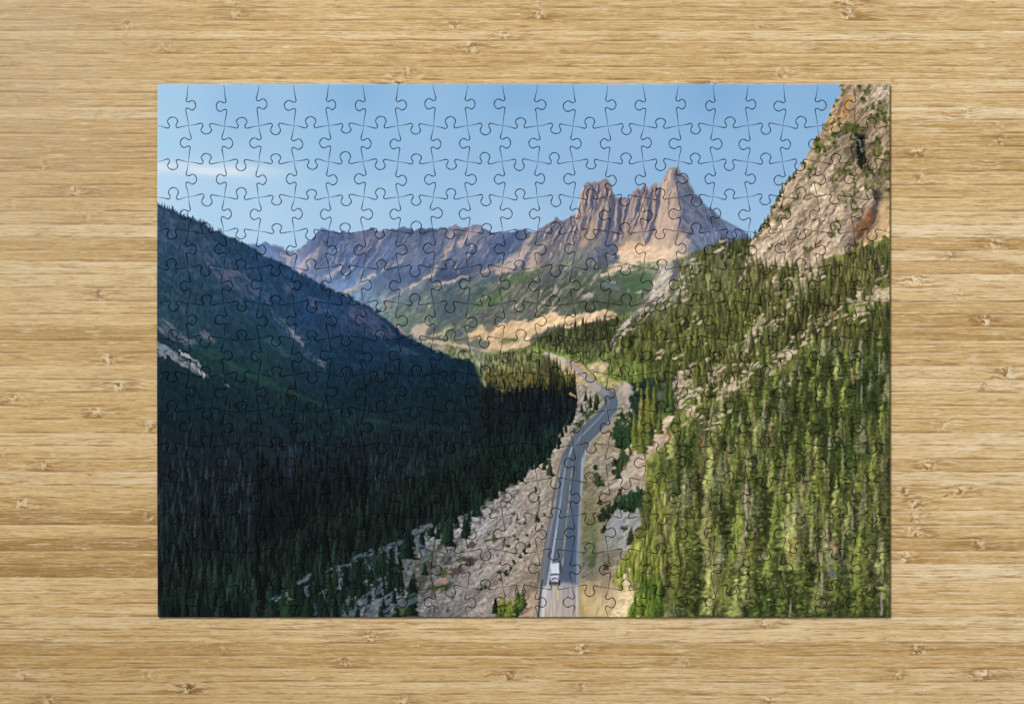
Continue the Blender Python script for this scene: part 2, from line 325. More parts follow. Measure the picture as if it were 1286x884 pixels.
    line([(757,345),(768,342),(790,336),(800,334)],[6,7,8,3],(214,190,168),.9,2,1)
    # green + rock middle slopes
    G=(84,110,88); G2=(98,122,84); BG=(92,116,124)
    r=np.random.RandomState(9)
    midp=inpoly([(476,384),(530,362),(580,356),(640,342),(690,330),(740,318),(770,330),(850,326),(845,345),(815,370),(790,392),(765,392),(720,394),(690,392),(660,402),(612,404),(590,420),(540,428),(505,418)])
    for i in range(2300):
        x=r.uniform(476,850); y=r.uniform(318,428)
        if not midp[1](x,y): continue
        t=ss(520,680,x); l=r.uniform(3,11); a=math.radians(r.uniform(118,150)) if x<740 else math.radians(r.uniform(140,200))
        k=r.rand()
        if k<.46: c=np.array((88,116,112))*(1-t)+np.array((78,100,70))*t
        elif k<.66: c=np.array((84,106,128))*(1-t)+np.array((84,94,104))*t
        elif k<.9: c=np.array((176,164,146))*(1-t*.6)+np.array((204,184,160))*t*.6
        else: c=np.array((120,142,92))
        if x>740 and y<392: 
            if k>.66 and k<.9: c=np.array((110,124,98))
        line([(x,y),(x+math.cos(a)*l,y+math.sin(a)*l)],[r.uniform(1.2,4.2),.8],c,r.uniform(.25,.7),1.4,1,i)
    for i in range(70):     # broad pale and dark swaths down the slope
        x=r.uniform(560,760); y=r.uniform(335,392)
        if not midp[1](x,y): continue
        l=r.uniform(14,34); a=math.radians(r.uniform(124,140)); k=r.rand()
        c=pick(r,[(176,164,146),(186,170,150),(150,142,136)]) if k<.5 else pick(r,[(76,92,96),(70,92,66),(88,84,92)])
        line([(x,y),(x+math.cos(a)*l*.5,y+math.sin(a)*l*.5),(x+math.cos(a)*l,y+math.sin(a)*l)],[r.uniform(2,5),r.uniform(3,7),1],c,r.uniform(.35,.7),1.6,2,i,(3,.42))
    for i in range(40):
        x=r.uniform(478,600); y=r.uniform(375,425)
        if not midp[1](x,y): continue
        l=r.uniform(8,22); a=math.radians(r.uniform(125,155))
        line([(x,y),(x+math.cos(a)*l,y+math.sin(a)*l)],[r.uniform(2,5),1],pick(r,[(168,156,140),(176,158,140),(74,98,104),(78,106,84)]),r.uniform(.4,.7),1.6,1.5,i,(3,.4))
    patch([(632,352),(655,342),(676,336),(672,346),(650,356),(634,362)],(104,134,84),.6,2,2.5)
    patch([(597,385),(615,374),(632,362),(640,368),(622,380),(604,390)],(100,134,82),.6,2,2)
    patch([(545,372),(580,366),(592,372),(588,384),(560,402),(545,400)],(84,106,122),.7,3,4)
    patch([(488,402),(505,392),(520,396),(530,405),(518,410),(495,410)],(104,130,108),.5,3,3)
    patch([(514,418),(522,410),(532,405),(541,405),(540,414),(532,423),(522,424)],(196,172,154),.85,1.5,1.6)
    line([(531,424),(545,421),(560,414),(570,411)],[2,5,4,2],(178,166,128),.7,2,1)
    line([(494,410),(503,414),(509,420)],[3,4,3],(190,164,148),.7,2,1)
    # rib rocks mid (x 655-740, y 345-395), grey-pink streaks
    for (x,y,l,w,c,al) in [(690,370,26,4,(176,160,154),.8),(684,380,20,3,(120,96,98),.7),(700,372,22,3,(182,168,160),.7),(676,385,16,3,(186,166,154),.7),(712,362,18,4,(160,152,142),.6),(668,392,12,3,(110,96,100),.7),(700,344,22,5,(84,96,116),.7),(686,352,20,4,(86,98,118),.6),(706,385,16,3,(176,160,154),.7),(727,368,12,5,(170,158,148),.7),(736,372,10,4,(168,158,150),.7),(694,336,14,4,(150,142,136),.5),(716,350,14,4,(100,112,104),.6),(660,360,18,3,(170,156,142),.6),(648,366,18,3,(162,150,138),.6),(676,345,14,3,(176,160,140),.5),(746,330,10,4,(176,160,142),.5),(720,334,16,4,(96,106,112),.6),(734,346,14,4,(94,110,92),.6)]:
        a=math.radians(126); line([(x+math.cos(a+3.14)*l/2,y-math.sin(a)*l/2),(x+math.cos(a)*l/2,y+math.sin(a)*l/2)],[w,w*.7],c,al,1.2,1.5,int(x),(4,.3))
    patch([(730,376),(738,368),(746,366),(745,374),(736,380)],(184,172,160),.85,1.5,1.2)
    line([(756,356),(770,360),(778,364)],[5,6,3],(120,132,150),.7,2); line([(760,354),(772,355)],[3,2],(180,180,170),.7,1.5)
    patch([(780,350),(808,344),(830,346),(826,360),(806,368),(782,370)],(68,100,70),.6,3,3); dab(790,364,2,1.4,(150,160,160),.8); line([(798,368),(806,366)],[2,3],(186,176,160),.8,1.2)
    patch([(700,380),(745,376),(790,372),(806,372),(790,392),(760,388),(735,394),(712,392)],(84,98,74),.6,3,3,modtex((5,3,90,3,60,.25)))
    # tan debris fan
    fan=[(586,423),(600,412),(612,405),(622,408),(635,407),(650,402),(664,405),(680,398),(690,390),(698,391),(706,398),(715,397),(735,393),(760,389),(776,394),(772,402),(748,404),(722,411),(714,417),(700,411),(688,411),(678,418),(662,430),(648,438),(632,441),(612,440),(600,436),(590,431)]
    region(fan,[(600,420,(206,176,138)),(640,415,(222,186,140)),(690,402,(224,192,148)),(740,398,(216,184,148)),(650,432,(204,180,142)),(770,396,(200,170,134))],2.5,1.2,modtex((7,3,-35,4,61,.10),(30,5,-20,2,62,.10)),seed=12)
    line([(506,427),(530,428),(555,431),(575,433),(600,438),(622,442)],[1,2,3,3,4,3],(200,176,148),.85,1.4,1,3)
    line([(540,424),(565,426),(590,430)],[2,4,4],(120,128,96),.6,2,1)
    patch([(590,428),(605,425),(618,430),(612,438),(598,440),(588,436)],(96,108,98),.8,2,1.6)
    patch([(625,428),(645,424),(656,424),(648,432),(628,434)],(106,124,82),.7,2,1.6)
    patch([(609,403),(622,398),(628,406),(614,420),(607,414)],(92,100,98),.6,2,1.6)
    line([(600,446),(620,442),(640,444),(655,438)],[3,4,4,3],(124,146,78),.8,1.6,1)
    line([(655,436),(662,432),(668,436)],[4,6,3],(212,190,146),.8,1.5,1)
    for i in range(1300):   # small-scale rock and scrub detail
        x=r.uniform(385,945); y=r.uniform(285,430); top=np.interp(x,[q[0] for q in sk],[q[1] for q in sk])
        if y<top+2: continue
        i_=int((x-X0)*S); j_=int((y-Y0)*S); c=IMG[j_,i_]*(r.uniform(.7,.9) if r.rand()<.5 else r.uniform(1.08,1.25))
        l=r.uniform(2,7); a=math.radians(r.uniform(105,150)); line([(x,y),(x+math.cos(a)*l,y+math.sin(a)*l)],[r.uniform(.8,2),.5],c,.6,.8,.6,i)
    warp((330,200,960,450),.9,6,70)
def picture2():
    r=np.random.RandomState(77)
    # ---- sunlit forest of the valley floor, right of the shade
    vf=[(560,432),(600,443),(625,445),(650,440),(668,432),(680,420),(700,412),(722,411),(748,404),(770,400),(790,392),(830,380),(830,520),(560,520)]
    region(vf,[(600,450,(120,128,96)),(640,450,(110,116,72)),(640,480,(92,92,48)),(700,430,(88,96,60)),(740,420,(84,88,58)),(760,440,(92,108,58)),(700,448,(112,138,70)),(730,462,(112,132,70)),(770,470,(104,124,52)),(690,470,(84,84,48)),(680,490,(70,74,34))],2,1,modtex((2.4,7,0,3,80,.35),(14,8,0,2,81,.15)),seed=20)
    forest(380,inpoly([(676,424),(700,413),(750,405),(775,402),(785,398),(785,450),(735,452),(690,440)]),lambda x,y:10,lambda x,y,r:pick(r,[(70,82,50),(96,104,64),(84,90,58),(60,70,46),(104,108,66)]),.3,.7,1)
    forest(140,inpoly([(680,440),(700,445),(740,452),(790,455),(800,475),(760,475),(735,462),(705,450)]),lambda x,y:6,lambda x,y,r:pick(r,[(112,140,70),(96,122,56),(130,146,84)]),.7,.7,2)
    line([(668,436),(690,443),(712,447)],[3,4,2],(122,150,72),.7,2,1)
    # ---- pale banks beside the far road
    patch([(680,443),(705,447),(728,455),(742,470),(757,486),(750,494),(735,488),(722,492),(722,478),(706,470),(700,456)],[(700,455,(200,180,146)),(715,465,(196,168,132)),(735,480,(186,160,126)),(725,490,(176,152,124))],.95,2,1.2,modtex((4,3,0,3,84,.18)),5)
    patch([(735,458),(755,452),(762,470),(778,480),(790,476),(795,490),(780,497),(760,486),(748,474)],[(745,462,(206,186,140)),(765,480,(170,160,100)),(785,488,(196,170,140))],.9,2,1.5,modtex((3,2,0,3,85,.2)),6)
    patch([(752,462),(765,452),(768,456),(756,468)],(214,196,160),.7,1,1.2)
    patch([(705,480),(738,486),(760,490),(766,500),(764,512),(745,530),(722,550),(704,566),(690,575),(685,572),(690,530),(700,500)],[(735,500,(158,148,138)),(755,500,(150,142,124)),(725,520,(146,140,140)),(710,550,(150,138,124)),(735,535,(140,134,112)),(745,512,(132,128,110))],.97,1.5,1,modtex((4,2,-45,4,86,.22)),7)
    # ---- right bank of the upper road
    patch([(768,486),(782,480),(800,486),(800,540),(775,575),(740,600),(735,570),(745,545),(762,528),(775,510)],[(785,500,(150,140,130)),(775,520,(150,138,122)),(755,560,(156,140,118)),(745,590,(140,132,108))],.97,2,1.2,modtex((4,2,-45,4,87,.18)),8)
    # ---- talus slope left of the road and lower banks (one big ground patch)
    tal=[(716,530),(722,512),(700,545),(687,569),(664,588),(640,606),(614,624),(594,639),(570,651),(547,659),(521,671),(500,681),(479,687),(460,692),(444,699),(424,710),(392,721),(375,730),(343,751),(320,780),(700,782),(700,700),(712,600)]
    tb,tm=region(tal,[(690,580,(160,148,134)),(660,610,(158,148,138)),(630,640,(154,146,140)),(600,660,(142,138,138)),(560,665,(116,120,128)),(500,690,(84,94,106)),(450,705,(54,66,82)),(380,740,(44,56,72)),(430,760,(70,76,86)),(480,760,(98,100,108)),(520,740,(116,114,118)),(560,720,(124,118,118)),(600,700,(138,130,126)),(640,680,(150,138,128)),(670,650,(154,140,128)),(680,700,(142,130,116)),(640,730,(142,130,120)),(600,760,(138,130,124)),(560,760,(128,124,126)),(660,760,(170,146,122)),(540,700,(92,94,96)),(670,735,(136,120,104))],1.5,.9,modtex((6,2.5,-35,4,90,.15),(1.6,1.3,0,2,91,.12),(40,8,-38,2,92,.13)),seed=21)
    ins=inpoly([(640,610),(600,640),(545,665),(500,690),(440,720),(420,775),(540,775),(640,700),(660,640)])
    spots(900,ins,.5,2.0,[(168,160,158),(150,146,150),(120,118,124),(70,72,78),(56,58,56),(170,150,136),(46,56,40)],1.5,.6,1,-35,.6)
    spots(500,inpoly([(690,580),(660,600),(600,660),(560,720),(540,775),(650,775),(690,700),(705,600)]),.4,1.3,[(176,164,152),(160,150,142),(110,100,92),(96,88,78)],1.6,.5,2,-35,.6)
    spots(150,inpoly([(500,700),(560,680),(600,690),(560,740),(500,775),(480,775)]),1,4,[(50,62,36),(64,76,44),(40,46,34),(58,50,48)],1.3,.65,3,-20,1.2)
    for x,y,s in [(556,729,4.5),(550,742,3),(562,718,3)]: dab(x,y,s*1.3,s*.7,(176,134,108) if y<735 else (156,120,110),.75,-10,.8)
    dab(590,704,9,5,(62,48,46),.8,-10,2); dab(575,716,6,4,(66,54,50),.7,-20,2); dab(592,684,6,4,(64,62,50),.8,0,1.5)
    for x,y,s in [(557,719,4),(563,735,5),(545,738,6),(500,764,5),(525,738,4),(535,706,5),(620,677,4),(612,678,3),(562,766,3),(506,770,6)]: dab(x,y,s*1.3,s*.6,(52,66,34),.8,-15,1.2)
    # bright boulder band along the forest edge
    spots(260,inpoly([(650,606),(600,638),(560,658),(560,672),(600,664),(650,624)]),.7,2.6,[(168,166,170),(146,146,154),(188,176,168),(90,84,84),(60,66,58)],1.3,.7,5,-20,.6)
    # shrubs on the slope
    for x,y,s in [(675,652,4),(672,614,3),(676,625,2.5),(680,660,2),(659,656,2),(648,662,1.5),(646,672,2),(661,672,2),(650,677,2),(638,684,3),(664,685,3.5),(659,692,3.5),(653,698,3),(645,705,3),(641,713,2),(626,719,3),(628,728,2),(604,740,2.5),(610,737,3),(636,719,4),(690,588,4),(688,580,4),(694,596,3),(684,646,2.5),(650,652,1.5),(668,667,1.5)]:
        for q in range(5): dab(x+r.uniform(-s,s)*.6,y+r.uniform(-s,s)*.7,s*.55,s*.5,pick(r,[(38,56,36),(48,68,40),(30,46,32)]),.8,0,.7)
    tree(674,656,15,7,(40,62,40)); tree(690,597,22,9,(62,78,52)); tree(683,590,16,7,(48,66,42)); tree(730,578-60,13,6,(40,60,36)); tree(741,512,18,7,(44,62,44)); tree(748,515,22,8,(46,64,42)); tree(750,507,15,6,(52,70,46)); tree(735,504,14,6,(50,60,52))
    for x,y in [(735,520),(738,525),(742,518),(730,530),(726,534),(731,537),(738,532),(722,541)]: dab(x,y,3.5,4,(48,66,36),.8,-30,1.2)
    # ---- right verge and slope right of the road
    rv=[(742,545),(760,530),(790,520),(830,530),(860,560),(850,640),(820,690),(790,740),(790,782),(724,782),(727,700),(729,620),(733,575)]
    region(rv,[(745,560,(150,136,112)),(760,580,(148,140,126)),(780,600,(166,150,134)),(800,585,(176,154,130)),(740,610,(122,118,92)),(755,640,(120,114,84)),(745,660,(112,112,82)),(765,690,(124,118,98)),(740,700,(98,104,92)),(740,725,(110,108,98)),(790,640,(140,140,144)),(790,680,(150,148,148)),(775,665,(142,142,144)),(770,620,(140,124,104)),(735,745,(176,152,112)),(750,765,(204,180,132)),(770,750,(206,176,132)),(790,730,(190,160,110)),(730,770,(172,148,104)),(770,720,(140,126,104)),(805,560,(170,140,112))],1.5,1,modtex((8,3,-30,4,94,.16),(2,1.6,0,2,95,.10)),seed=22)
    line([(770,612),(788,598),(808,582),(830,566)],[5,8,10,6],(190,178,166),.6,4,1,(8,.3) and 3)
    line([(758,618),(775,606),(785,600)],[3,4,3],(196,190,186),.6,1.5,1,4)
    line([(762,690),(768,665),(778,645),(790,632)],[8,14,14,8],(158,164,176),.5,5,1)
    patch([(735,655),(748,640),(752,665),(745,700),(733,705)],(98,108,66),.6,3,3,modtex((3,5,0,3,96,.2)))
    patch([(738,700),(750,696),(748,712),(738,712)],(64,82,44),.7,2,1.6)
    line([(752,640),(753,700),(750,720)],[5,6,8],(146,134,112),.5,3,1)
    # sharp sun line across road and verge
    # ---- road
    ce=[(712,455),(728,466),(740,478),(750,487),(760,493),(766,499),(768,507),(764,516),(755,527),(744,537),(733,548),(724,560),(718,575),(716.5,590),(714,620),(711.5,650),(706,700),(703.5,740),(701,782)]
    wd=[3,4.5,6,8.5,13,17,17,18.5,20,20,20,22,24,25.5,29,32,41,45,50]
    line([(684,443),(694,446),(704,450),(714,457)],[2.5,3,3,4],(190,184,172),.95,.8)
    line([(x+1,y) for x,y in ce],[w*1.1+3 for w in wd],(150,136,118),.5,2)
    line(ce,wd,(86,98,114),1,.8)
    line(ce[:4],wd[:4],(176,166,152),.9,2.5); line(ce[2:5],[8,10,11],(160,156,150),.6,6)
    bx=(slice(int((640-Y0)*S),H),slice(int((660-X0)*S),int((740-X0)*S)))
    # edge lines, centre line
    line([(765,503),(761,514),(751,526),(739,538),(728,549),(719,563)],[1,1.2,1.4,1.6,1.8,2],(150,166,186),.55,1)
    line([(719,560),(712,578),(707,602),(702,640),(698,668),(693,700),(688,730),(682,778)],[1.5,1.8,2,2.4,2.4,2.6,2.8,3],(170,182,200),.8,.9)
    line([(777,500),(775,514),(764,530),(752,545),(742,555),(735,568),(731,590),(729,620),(727,650),(725,700),(724.5,735)],[1,1.2,1.4,1.4,1.6,1.8,2,2.4,2.4,2.6,2.6],(138,158,184),.65,1)
    line([(724,562),(719,580),(717,600),(714,630),(711.5,650),(708,690),(704.5,722)],[.6,1,1.4,1.5,1.6,1.9,2],(178,164,128),.75,.8,0,1,(3,.25))
    line([(701.5,735),(700.5,752)],[2.2,2],(206,186,150),.9,.9)
    for i in range(60):
        k=r.randint(10,17); x=ce[k][0]+r.uniform(-.45,.45)*wd[k]; y=ce[k][1]+r.uniform(-10,10); line([(x+2,y-r.uniform(6,18)),(x,y+8)],r.uniform(.8,2.4),pick(r,[(66,76,92),(108,118,132),(96,106,118)]),.35,1)
    line([(712,572),(708,590),(704,620),(699,660)],[6,8,9,10],(94,112,140),.3,3); line([(722,575),(721,620),(719,670),(716,715)],[6,7,9,10],(62,84,116),.35,3)
    line([(716,665),(714,700),(712,724)],[10,12,12],(58,78,110),.35,3)
    line([(697,676.5),(709,676.5)],[1.2,1.2],(60,70,90),.6,.8)
    # sunlit near part of the road
    b,m=poly([(676,738),(688,734),(708,731),(722,733),(730,738),(730,785),(672,785)],1.6)
    near=field([(700,745,(184,170,160)),(700,775,(196,178,158)),(715,740,(156,152,158)),(722,770,(176,160,150)),(685,745,(190,184,180))],box=b)*(1+.08*(fbm(2,20,0,3,97,box=b)-.5)*2)[...,None]
    rb,rm=poly([(684,700),(681,740),(676,785),(728,785),(726,700)],.6)
    M=np.zeros((H,W),f4); M[b]=m; M2=np.zeros((H,W),f4); M2[rb]=rm; M=(M*M2)[b]; put(b,M*.95,near)
    line([(685,738),(681,778)],[3,3.4],(206,204,204),.8,1); line([(724,736),(725,778)],[3,3],(200,192,184),.7,1); line([(701.6,732),(700.2,752)],[2.2,2.2],(212,184,134),.85,.9)
    patch([(730,732),(755,728),(788,735),(785,782),(728,782)],[(735,745,(190,164,116)),(750,765,(206,184,134)),(770,750,(212,186,144)),(733,770,(178,156,104)),(760,735,(160,142,110))],.85,3,2.5,modtex((4,12,10,4,98,.12)),9)
    # far bank edge and guard rail
    line([(716,556),(706,572),(700,595),(695,625),(689,660),(684,690),(681,715),(679,738)],[1.5,2,2.6,3,3.6,4,4,3],(84,84,94),.7,1.6)
    line([(694,640),(689,670),(685,700),(682,730)],[5,7,8,7],(112,116,130),.55,2)
    line([(681,728),(678.5,745),(677,760),(675.5,780)],[2.5,2.4,2.6,2.6],(58,72,98),.95,.9)
    line([(675,742),(672,760),(669,780)],[1.2,1.4,1.6],(120,98,84),.7,.9); line([(672,748),(666,778)],[8,14],(206,178,148),.5,4)
    # camper truck
    dab(703,714,3,11,(44,58,84),.7,0,2); patch([(690,727),(704,727),(704,735),(692,734)],(52,56,76),.75,.5,1)
    patch([(691.6,707.4),(702,706.6),(702.4,720.6),(691.4,720.8)],(206,214,228),1,.2,.5); patch([(693,707.5),(701,707.2),(701,712),(693,712)],(190,200,218),.5,.2,.8)
    patch([(691.4,720),(702,719.8),(701.6,723),(691.4,723)],(66,70,96),.95,.2,.5); patch([(691,722.4),(701.8,722.2),(701.2,730.4),(690.8,730.6)],(206,202,216),1,.3,.5)
    line([(691.5,725.4),(701,725)],[1.6,1.6],(150,150,178),.8,.6); line([(691,730.6),(700,731)],[1.8,1.8],(70,62,74),.9,.7); dab(696,728.3,3,.8,(160,140,158),.7)
    patch([(690.4,714),(691.8,714),(691.8,718),(690.4,718)],(120,130,156),.6,.1,.6)
    # shrubs right of road
    for x,y,w,h,c in [(790,566,26,30,(42,66,30)),(782,556,24,26,(36,60,34)),(776,548,18,18,(36,60,32)),(775,596,14,22,(34,66,36)),(783,585,14,24,(44,76,40)),(785,638,18,22,(28,60,34)),(793,636,18,28,(30,64,34)),(800,632,16,26,(28,58,32)),(806,640,12,26,(30,58,30)),(776,636,14,14,(30,58,32)),(761,648,14,13,(34,58,32)),(756,652,10,12,(34,54,34)),(766,642,10,10,(34,56,34)),(750,604,8,13,(44,66,38)),(754,608,12,8,(48,72,42)),(747,588,5,5,(40,56,40)),(752,632,6,6,(60,62,46)),(778,620,4,8,(40,60,38)),(784,664,8,6,(58,76,62)),(761,713,7,9,(70,78,52)),(757,666,6,8,(44,62,36))]:
        for q in range(7): dab(x+r.uniform(-.4,.4)*w,y-h*.3+r.uniform(-.45,.45)*h,w*.16+1,h*.16+1,np.array(c)*np.array((1.1,.84,1.0))*r.uniform(.7,1.35),.85,r.uniform(-40,40),1)
        for q in range(3): tree(x+r.uniform(-.35,.35)*w,y+h*.2,h*.8,w*.4+1,np.array(c)*np.array((1.3,1.08,1.1)),.9,r)
    tree(792,684,24,12,(66,78,46)); tree(790,684,18,9,(56,70,40))
    patch([(742,430-0),(742,430),(742,431)],(0,0,0),0)
def lslope(): return [(190,250),(197,256),(202.7,259.5),(210.6,262),(221.7,266.6),(233,272),(242,276),(252,280),(260,285),(269,290),(279,292),(285,296),(298,302),(310,308.6),(324.6,318),(339,324),(356,332),(372,341),(386,348),(398.7,353.7),(411,361),(424,366),(436.7,372.7),(449,379),(462,384.6),(470,389.4),(479.5,396.5),(489,404.4),(501.7,415.5),(517.5,425),(533,433),(546,440),(558.7,445),(571,449.5),(587,453),(596.7,458),(598,465),(603,477),(608,486),(614,491),(627.7,493.5),(647,494),(660,492),(667.5,488),(680,488.6),(688,486),(696,490),(708.7,489),(715,492),(720,486),(724.5,499.7),(723,512),(718,522),(708.7,536),(699,547),(703,553),(687.5,569),(675,580),(664,588),(652.7,599),(639,608),(614,624),(594,639),(569.6,651),(547,659),(521,671),(500,681.5),(479,686),(460,691),(444.5,698.6),(424,710),(392,721),(375,730),(343,751),(330,785),(190,785)]
def picture3():
    # ---- the whole shaded left side
    r=np.random.RandomState(78); P=lslope()
    fl=[(200,262,(46,66,94)),(205,290,(48,68,98)),(205,330,(42,66,92)),(205,370,(36,60,82)),(205,400,(38,60,80)),(240,290,(40,62,92)),(250,330,(46,64,94)),(250,370,(36,58,82)),(240,420,(40,62,78)),(290,310,(32,58,92)),(290,350,(46,66,98)),(300,390,(36,60,90)),(340,335,(34,58,96)),(340,370,(36,62,98)),(350,410,(32,56,84)),(390,365,(32,58,100)),(390,400,(34,56,98)),(430,385,(34,60,104)),(440,400,(46,60,96)),(460,400,(48,62,96)),(480,415,(34,50,84)),(500,430,(24,44,80)),(450,440,(22,42,76)),(400,430,(30,52,80)),(430,460,(20,44,72)),(300,430,(28,50,72)),(330,460,(32,54,66)),(210,440,(26,44,60)),(210,480,(18,36,54)),(260,460,(28,48,58)),(250,500,(16,34,52)),(300,500,(20,38,54)),(350,500,(24,42,56)),(370,530,(16,34,50)),(420,490,(20,40,62)),(460,500,(18,34,56)),(420,520,(16,36,50)),(470,530,(22,38,54)),(530,460,(22,42,70)),(580,465,(20,40,62)),(540,500,(18,34,54)),(590,500,(26,36,48)),(640,510,(20,28,38)),(690,510,(20,30,36)),(600,530,(18,30,42)),(560,540,(16,34,46)),(500,550,(18,32,46)),(680,540,(22,34,38)),
        (210,540,(14,30,46)),(260,560,(14,30,48)),(330,560,(18,34,50)),(400,570,(18,32,50)),(450,580,(16,30,44)),(370,560,(20,36,58)),(620,570,(20,40,38)),(650,580,(20,42,38)),(580,590,(18,38,36)),(520,590,(18,34,38)),(210,620,(10,24,36)),(270,620,(12,26,36)),(330,610,(14,26,36)),(400,610,(18,26,38)),(330,650,(8,18,30)),(400,640,(10,20,30)),(250,660,(8,20,30)),(450,640,(16,32,34)),(500,640,(16,32,32)),(550,630,(16,36,34)),(210,700,(10,24,30)),(300,690,(12,26,32)),(400,690,(12,26,30)),(460,670,(14,32,32)),(220,750,(12,24,24)),(300,750,(14,28,26)),(360,740,(12,26,26))]
    up=modtex((10,4,32,4,110,.12),(2.2,5,0,2,111,.12))
    region(P,fl,0,.8,up,seed=23)
    # jagged trees on the skyline
    for i in range(230):
        x=r.uniform(196,480); y=np.interp(x,[q[0] for q in P[:26]],[q[1] for q in P[:26]]); t=ss(240,330,x)
        h=r.uniform(3,7)*(1-.65*t)
        tree(x,y+3,h+3,2.2+.5*r.rand(),(48+8*r.rand(),70,104),.85,r)
    # pale scree marks, upper slope
    def sc(n,inside,cols,l0,l1,a0,a1,al,w0=1,w1=3,sd=0):
        rr=np.random.RandomState(sd); (bx0,by0,bx1,by1),t=inside; k=0; c=0
        while k<n and c<n*30:
            c+=1; x=rr.uniform(bx0,bx1); y=rr.uniform(by0,by1)
            if not t(x,y): continue
            k+=1; l=rr.uniform(l0,l1); a=math.radians(rr.uniform(a0,a1)); w=rr.uniform(w0,w1)
            line([(x-math.cos(a)*l/2,y-math.sin(a)*l/2),(x+math.cos(a)*l/2,y+math.sin(a)*l/2)],[w*.4,w],cols[rr.randint(len(cols))],rr.uniform(.4,1)*al,1.2,1,k)
    LG=[(86,92,124),(100,100,130),(72,84,112)]
    sc(130,inpoly([(200,270),(250,285),(300,330),(300,352),(255,330),(205,300)]),LG,4,14,25,65,.35,1,3.5,1)
    sc(110,inpoly([(260,330),(300,340),(330,362),(345,380),(310,375),(270,350)]),LG,4,14,25,60,.5,1,3,2)
    sc(40,inpoly([(355,355),(366,352),(370,366),(358,370)]),LG,3,8,30,70,.4,1,2.5,3)
    sc(50,inpoly([(385,370),(400,372),(415,390),(395,395)]),LG,3,9,20,60,.4,1,2.5,4)
    sc(130,inpoly([(440,384),(468,392),(500,422),(480,424),(450,408),(440,400)]),[(80,84,116),(96,94,120),(66,74,108)],4,12,30,60,.45,1,3.5,5)
    sc(60,inpoly([(485,432),(505,434),(525,446),(500,444)]),[(60,72,100)],3,9,15,40,.45,1,3,6)
    sc(50,inpoly([(200,385),(222,388),(236,405),(245,400),(240,380),(215,350),(200,350)]),LG,3,10,30,60,.3,1,3,7)
    sc(90,inpoly([(198,396),(210,402),(228,420),(245,428),(240,436),(215,425),(198,415)]),[(100,104,122),(86,92,112),(124,118,128)],4,12,30,60,.45,1,3.5,8)
    sc(60,inpoly([(252,415),(262,418),(272,430),(262,430),(250,422)]),[(92,98,122),(120,116,132)],2,7,30,60,.4,1,2.5,9)
    sc(80,inpoly([(340,390),(352,396),(372,408),(382,424),(388,440),(402,452),(412,462),(400,462),(384,448),(368,432),(350,412)]),[(76,88,118),(98,100,128)],3,10,30,60,.5,1,3,10)
    sc(50,inpoly([(326,420),(340,424),(350,434),(362,446),(350,442),(334,430)]),[(72,84,112)],3,8,20,50,.4,1,3,11)
    sc(16,inpoly([(362,414),(370,416),(380,432),(374,430)]),[(128,128,148),(150,144,156)],3,9,35,50,.7,1.2,2.6,12)
    sc(10,inpoly([(398,452),(408,455),(410,462),(400,460)]),[(120,116,116)],3,8,10,35,.6,1,2.4,13)
    sc(14,inpoly([(273,462),(280,480),(290,486),(282,484)]),[(90,100,120),(120,120,130)],2,5,20,50,.6,1,2,14)
    # bright scree strip at far left
    sc(80,inpoly([(196,430),(205,434),(222,444),(240,455),(256,466),(258,473),(248,470),(230,458),(212,446),(197,446)]),[(116,124,140),(140,142,152),(160,160,166),(100,110,128)],4,13,28,45,.75,1.4,4,15)
    sc(26,inpoly([(222,438),(236,446),(252,458),(238,450),(226,444)]),[(180,176,180),(150,150,160)],3,9,35,60,.7,1,3,16)
    line([(196,432),(205,438)],[8,5],(112,128,152),.7,1.6,1); line([(240,459),(248,464),(255,470)],[5,5,4],(172,172,174),.75,1.2,1); line([(212,444),(222,452),(232,456)],[4,5,4],(150,152,160),.6,1.4,1,2)
    sc(60,inpoly([(200,432),(258,462),(254,474),(205,446)]),[(40,56,70),(60,74,84)],3,9,28,45,.6,.8,2,17)
    # green bands
    line([(255,442),(290,460),(330,478),(368,494),(400,508),(440,522),(480,530)],[6,8,7,6,5,4,3],(52,72,62),.5,4,1,5,(9,.3))
    line([(262,440),(280,450),(300,462)],[3,4,3],(66,84,66),.4,2.5,1)
    line([(420,520),(470,528),(520,536),(570,540)],[3,5,8,6],(26,58,62),.45,4,1)
    line([(290,390),(340,420),(370,440),(330,440)],[8,16,12,8],(32,58,66),.35,7)
    warp((197,262,600,480),1.6,7,120)
    # ---- dark forest: thousands of spires
    ins=lambda pts: inpoly(pts)
    def c2(x,y,rr):
        t=ss(600,740,y); k=rr.rand()
        a=np.array(pick(rr,[(22,46,66),(26,50,68),(18,38,56),(34,50,62),(40,48,62),(16,34,52)])); b=np.array(pick(rr,[(20,42,40),(24,46,40),(14,30,34),(10,22,30),(30,44,36)]))
        c=a*(1-t)+b*t
        if x>520 and y>540: c=c*.7+np.array((26,50,40))*.3
        return c*(.62 if 560<y<700 and 320<x<460 else 1)
    hf=lambda x,y: 8+22*ss(470,760,y)
    low=[(197,475),(270,480),(340,490),(420,515),(500,540),(560,535),(600,480),(610,492),(720,494),(722,512),(700,548),(684,572),(640,606),(594,638),(540,660),(480,684),(424,708),(375,728),(330,785),(190,785)]
    forest(700,ins([(197,480),(260,478),(340,490),(420,512),(500,538),(600,530),(640,500),(720,494),(700,548),(660,590),(560,650),(380,640),(197,600)]),hf,c2,.3,.85,31,.4)
    forest(450,ins([(430,470),(520,455),(590,470),(610,495),(640,500),(600,530),(500,532),(430,512)]),lambda x,y:9,lambda x,y,rr:pick(rr,[(20,38,58),(30,44,58),(38,46,54),(16,32,52)]),.25,.6,32)
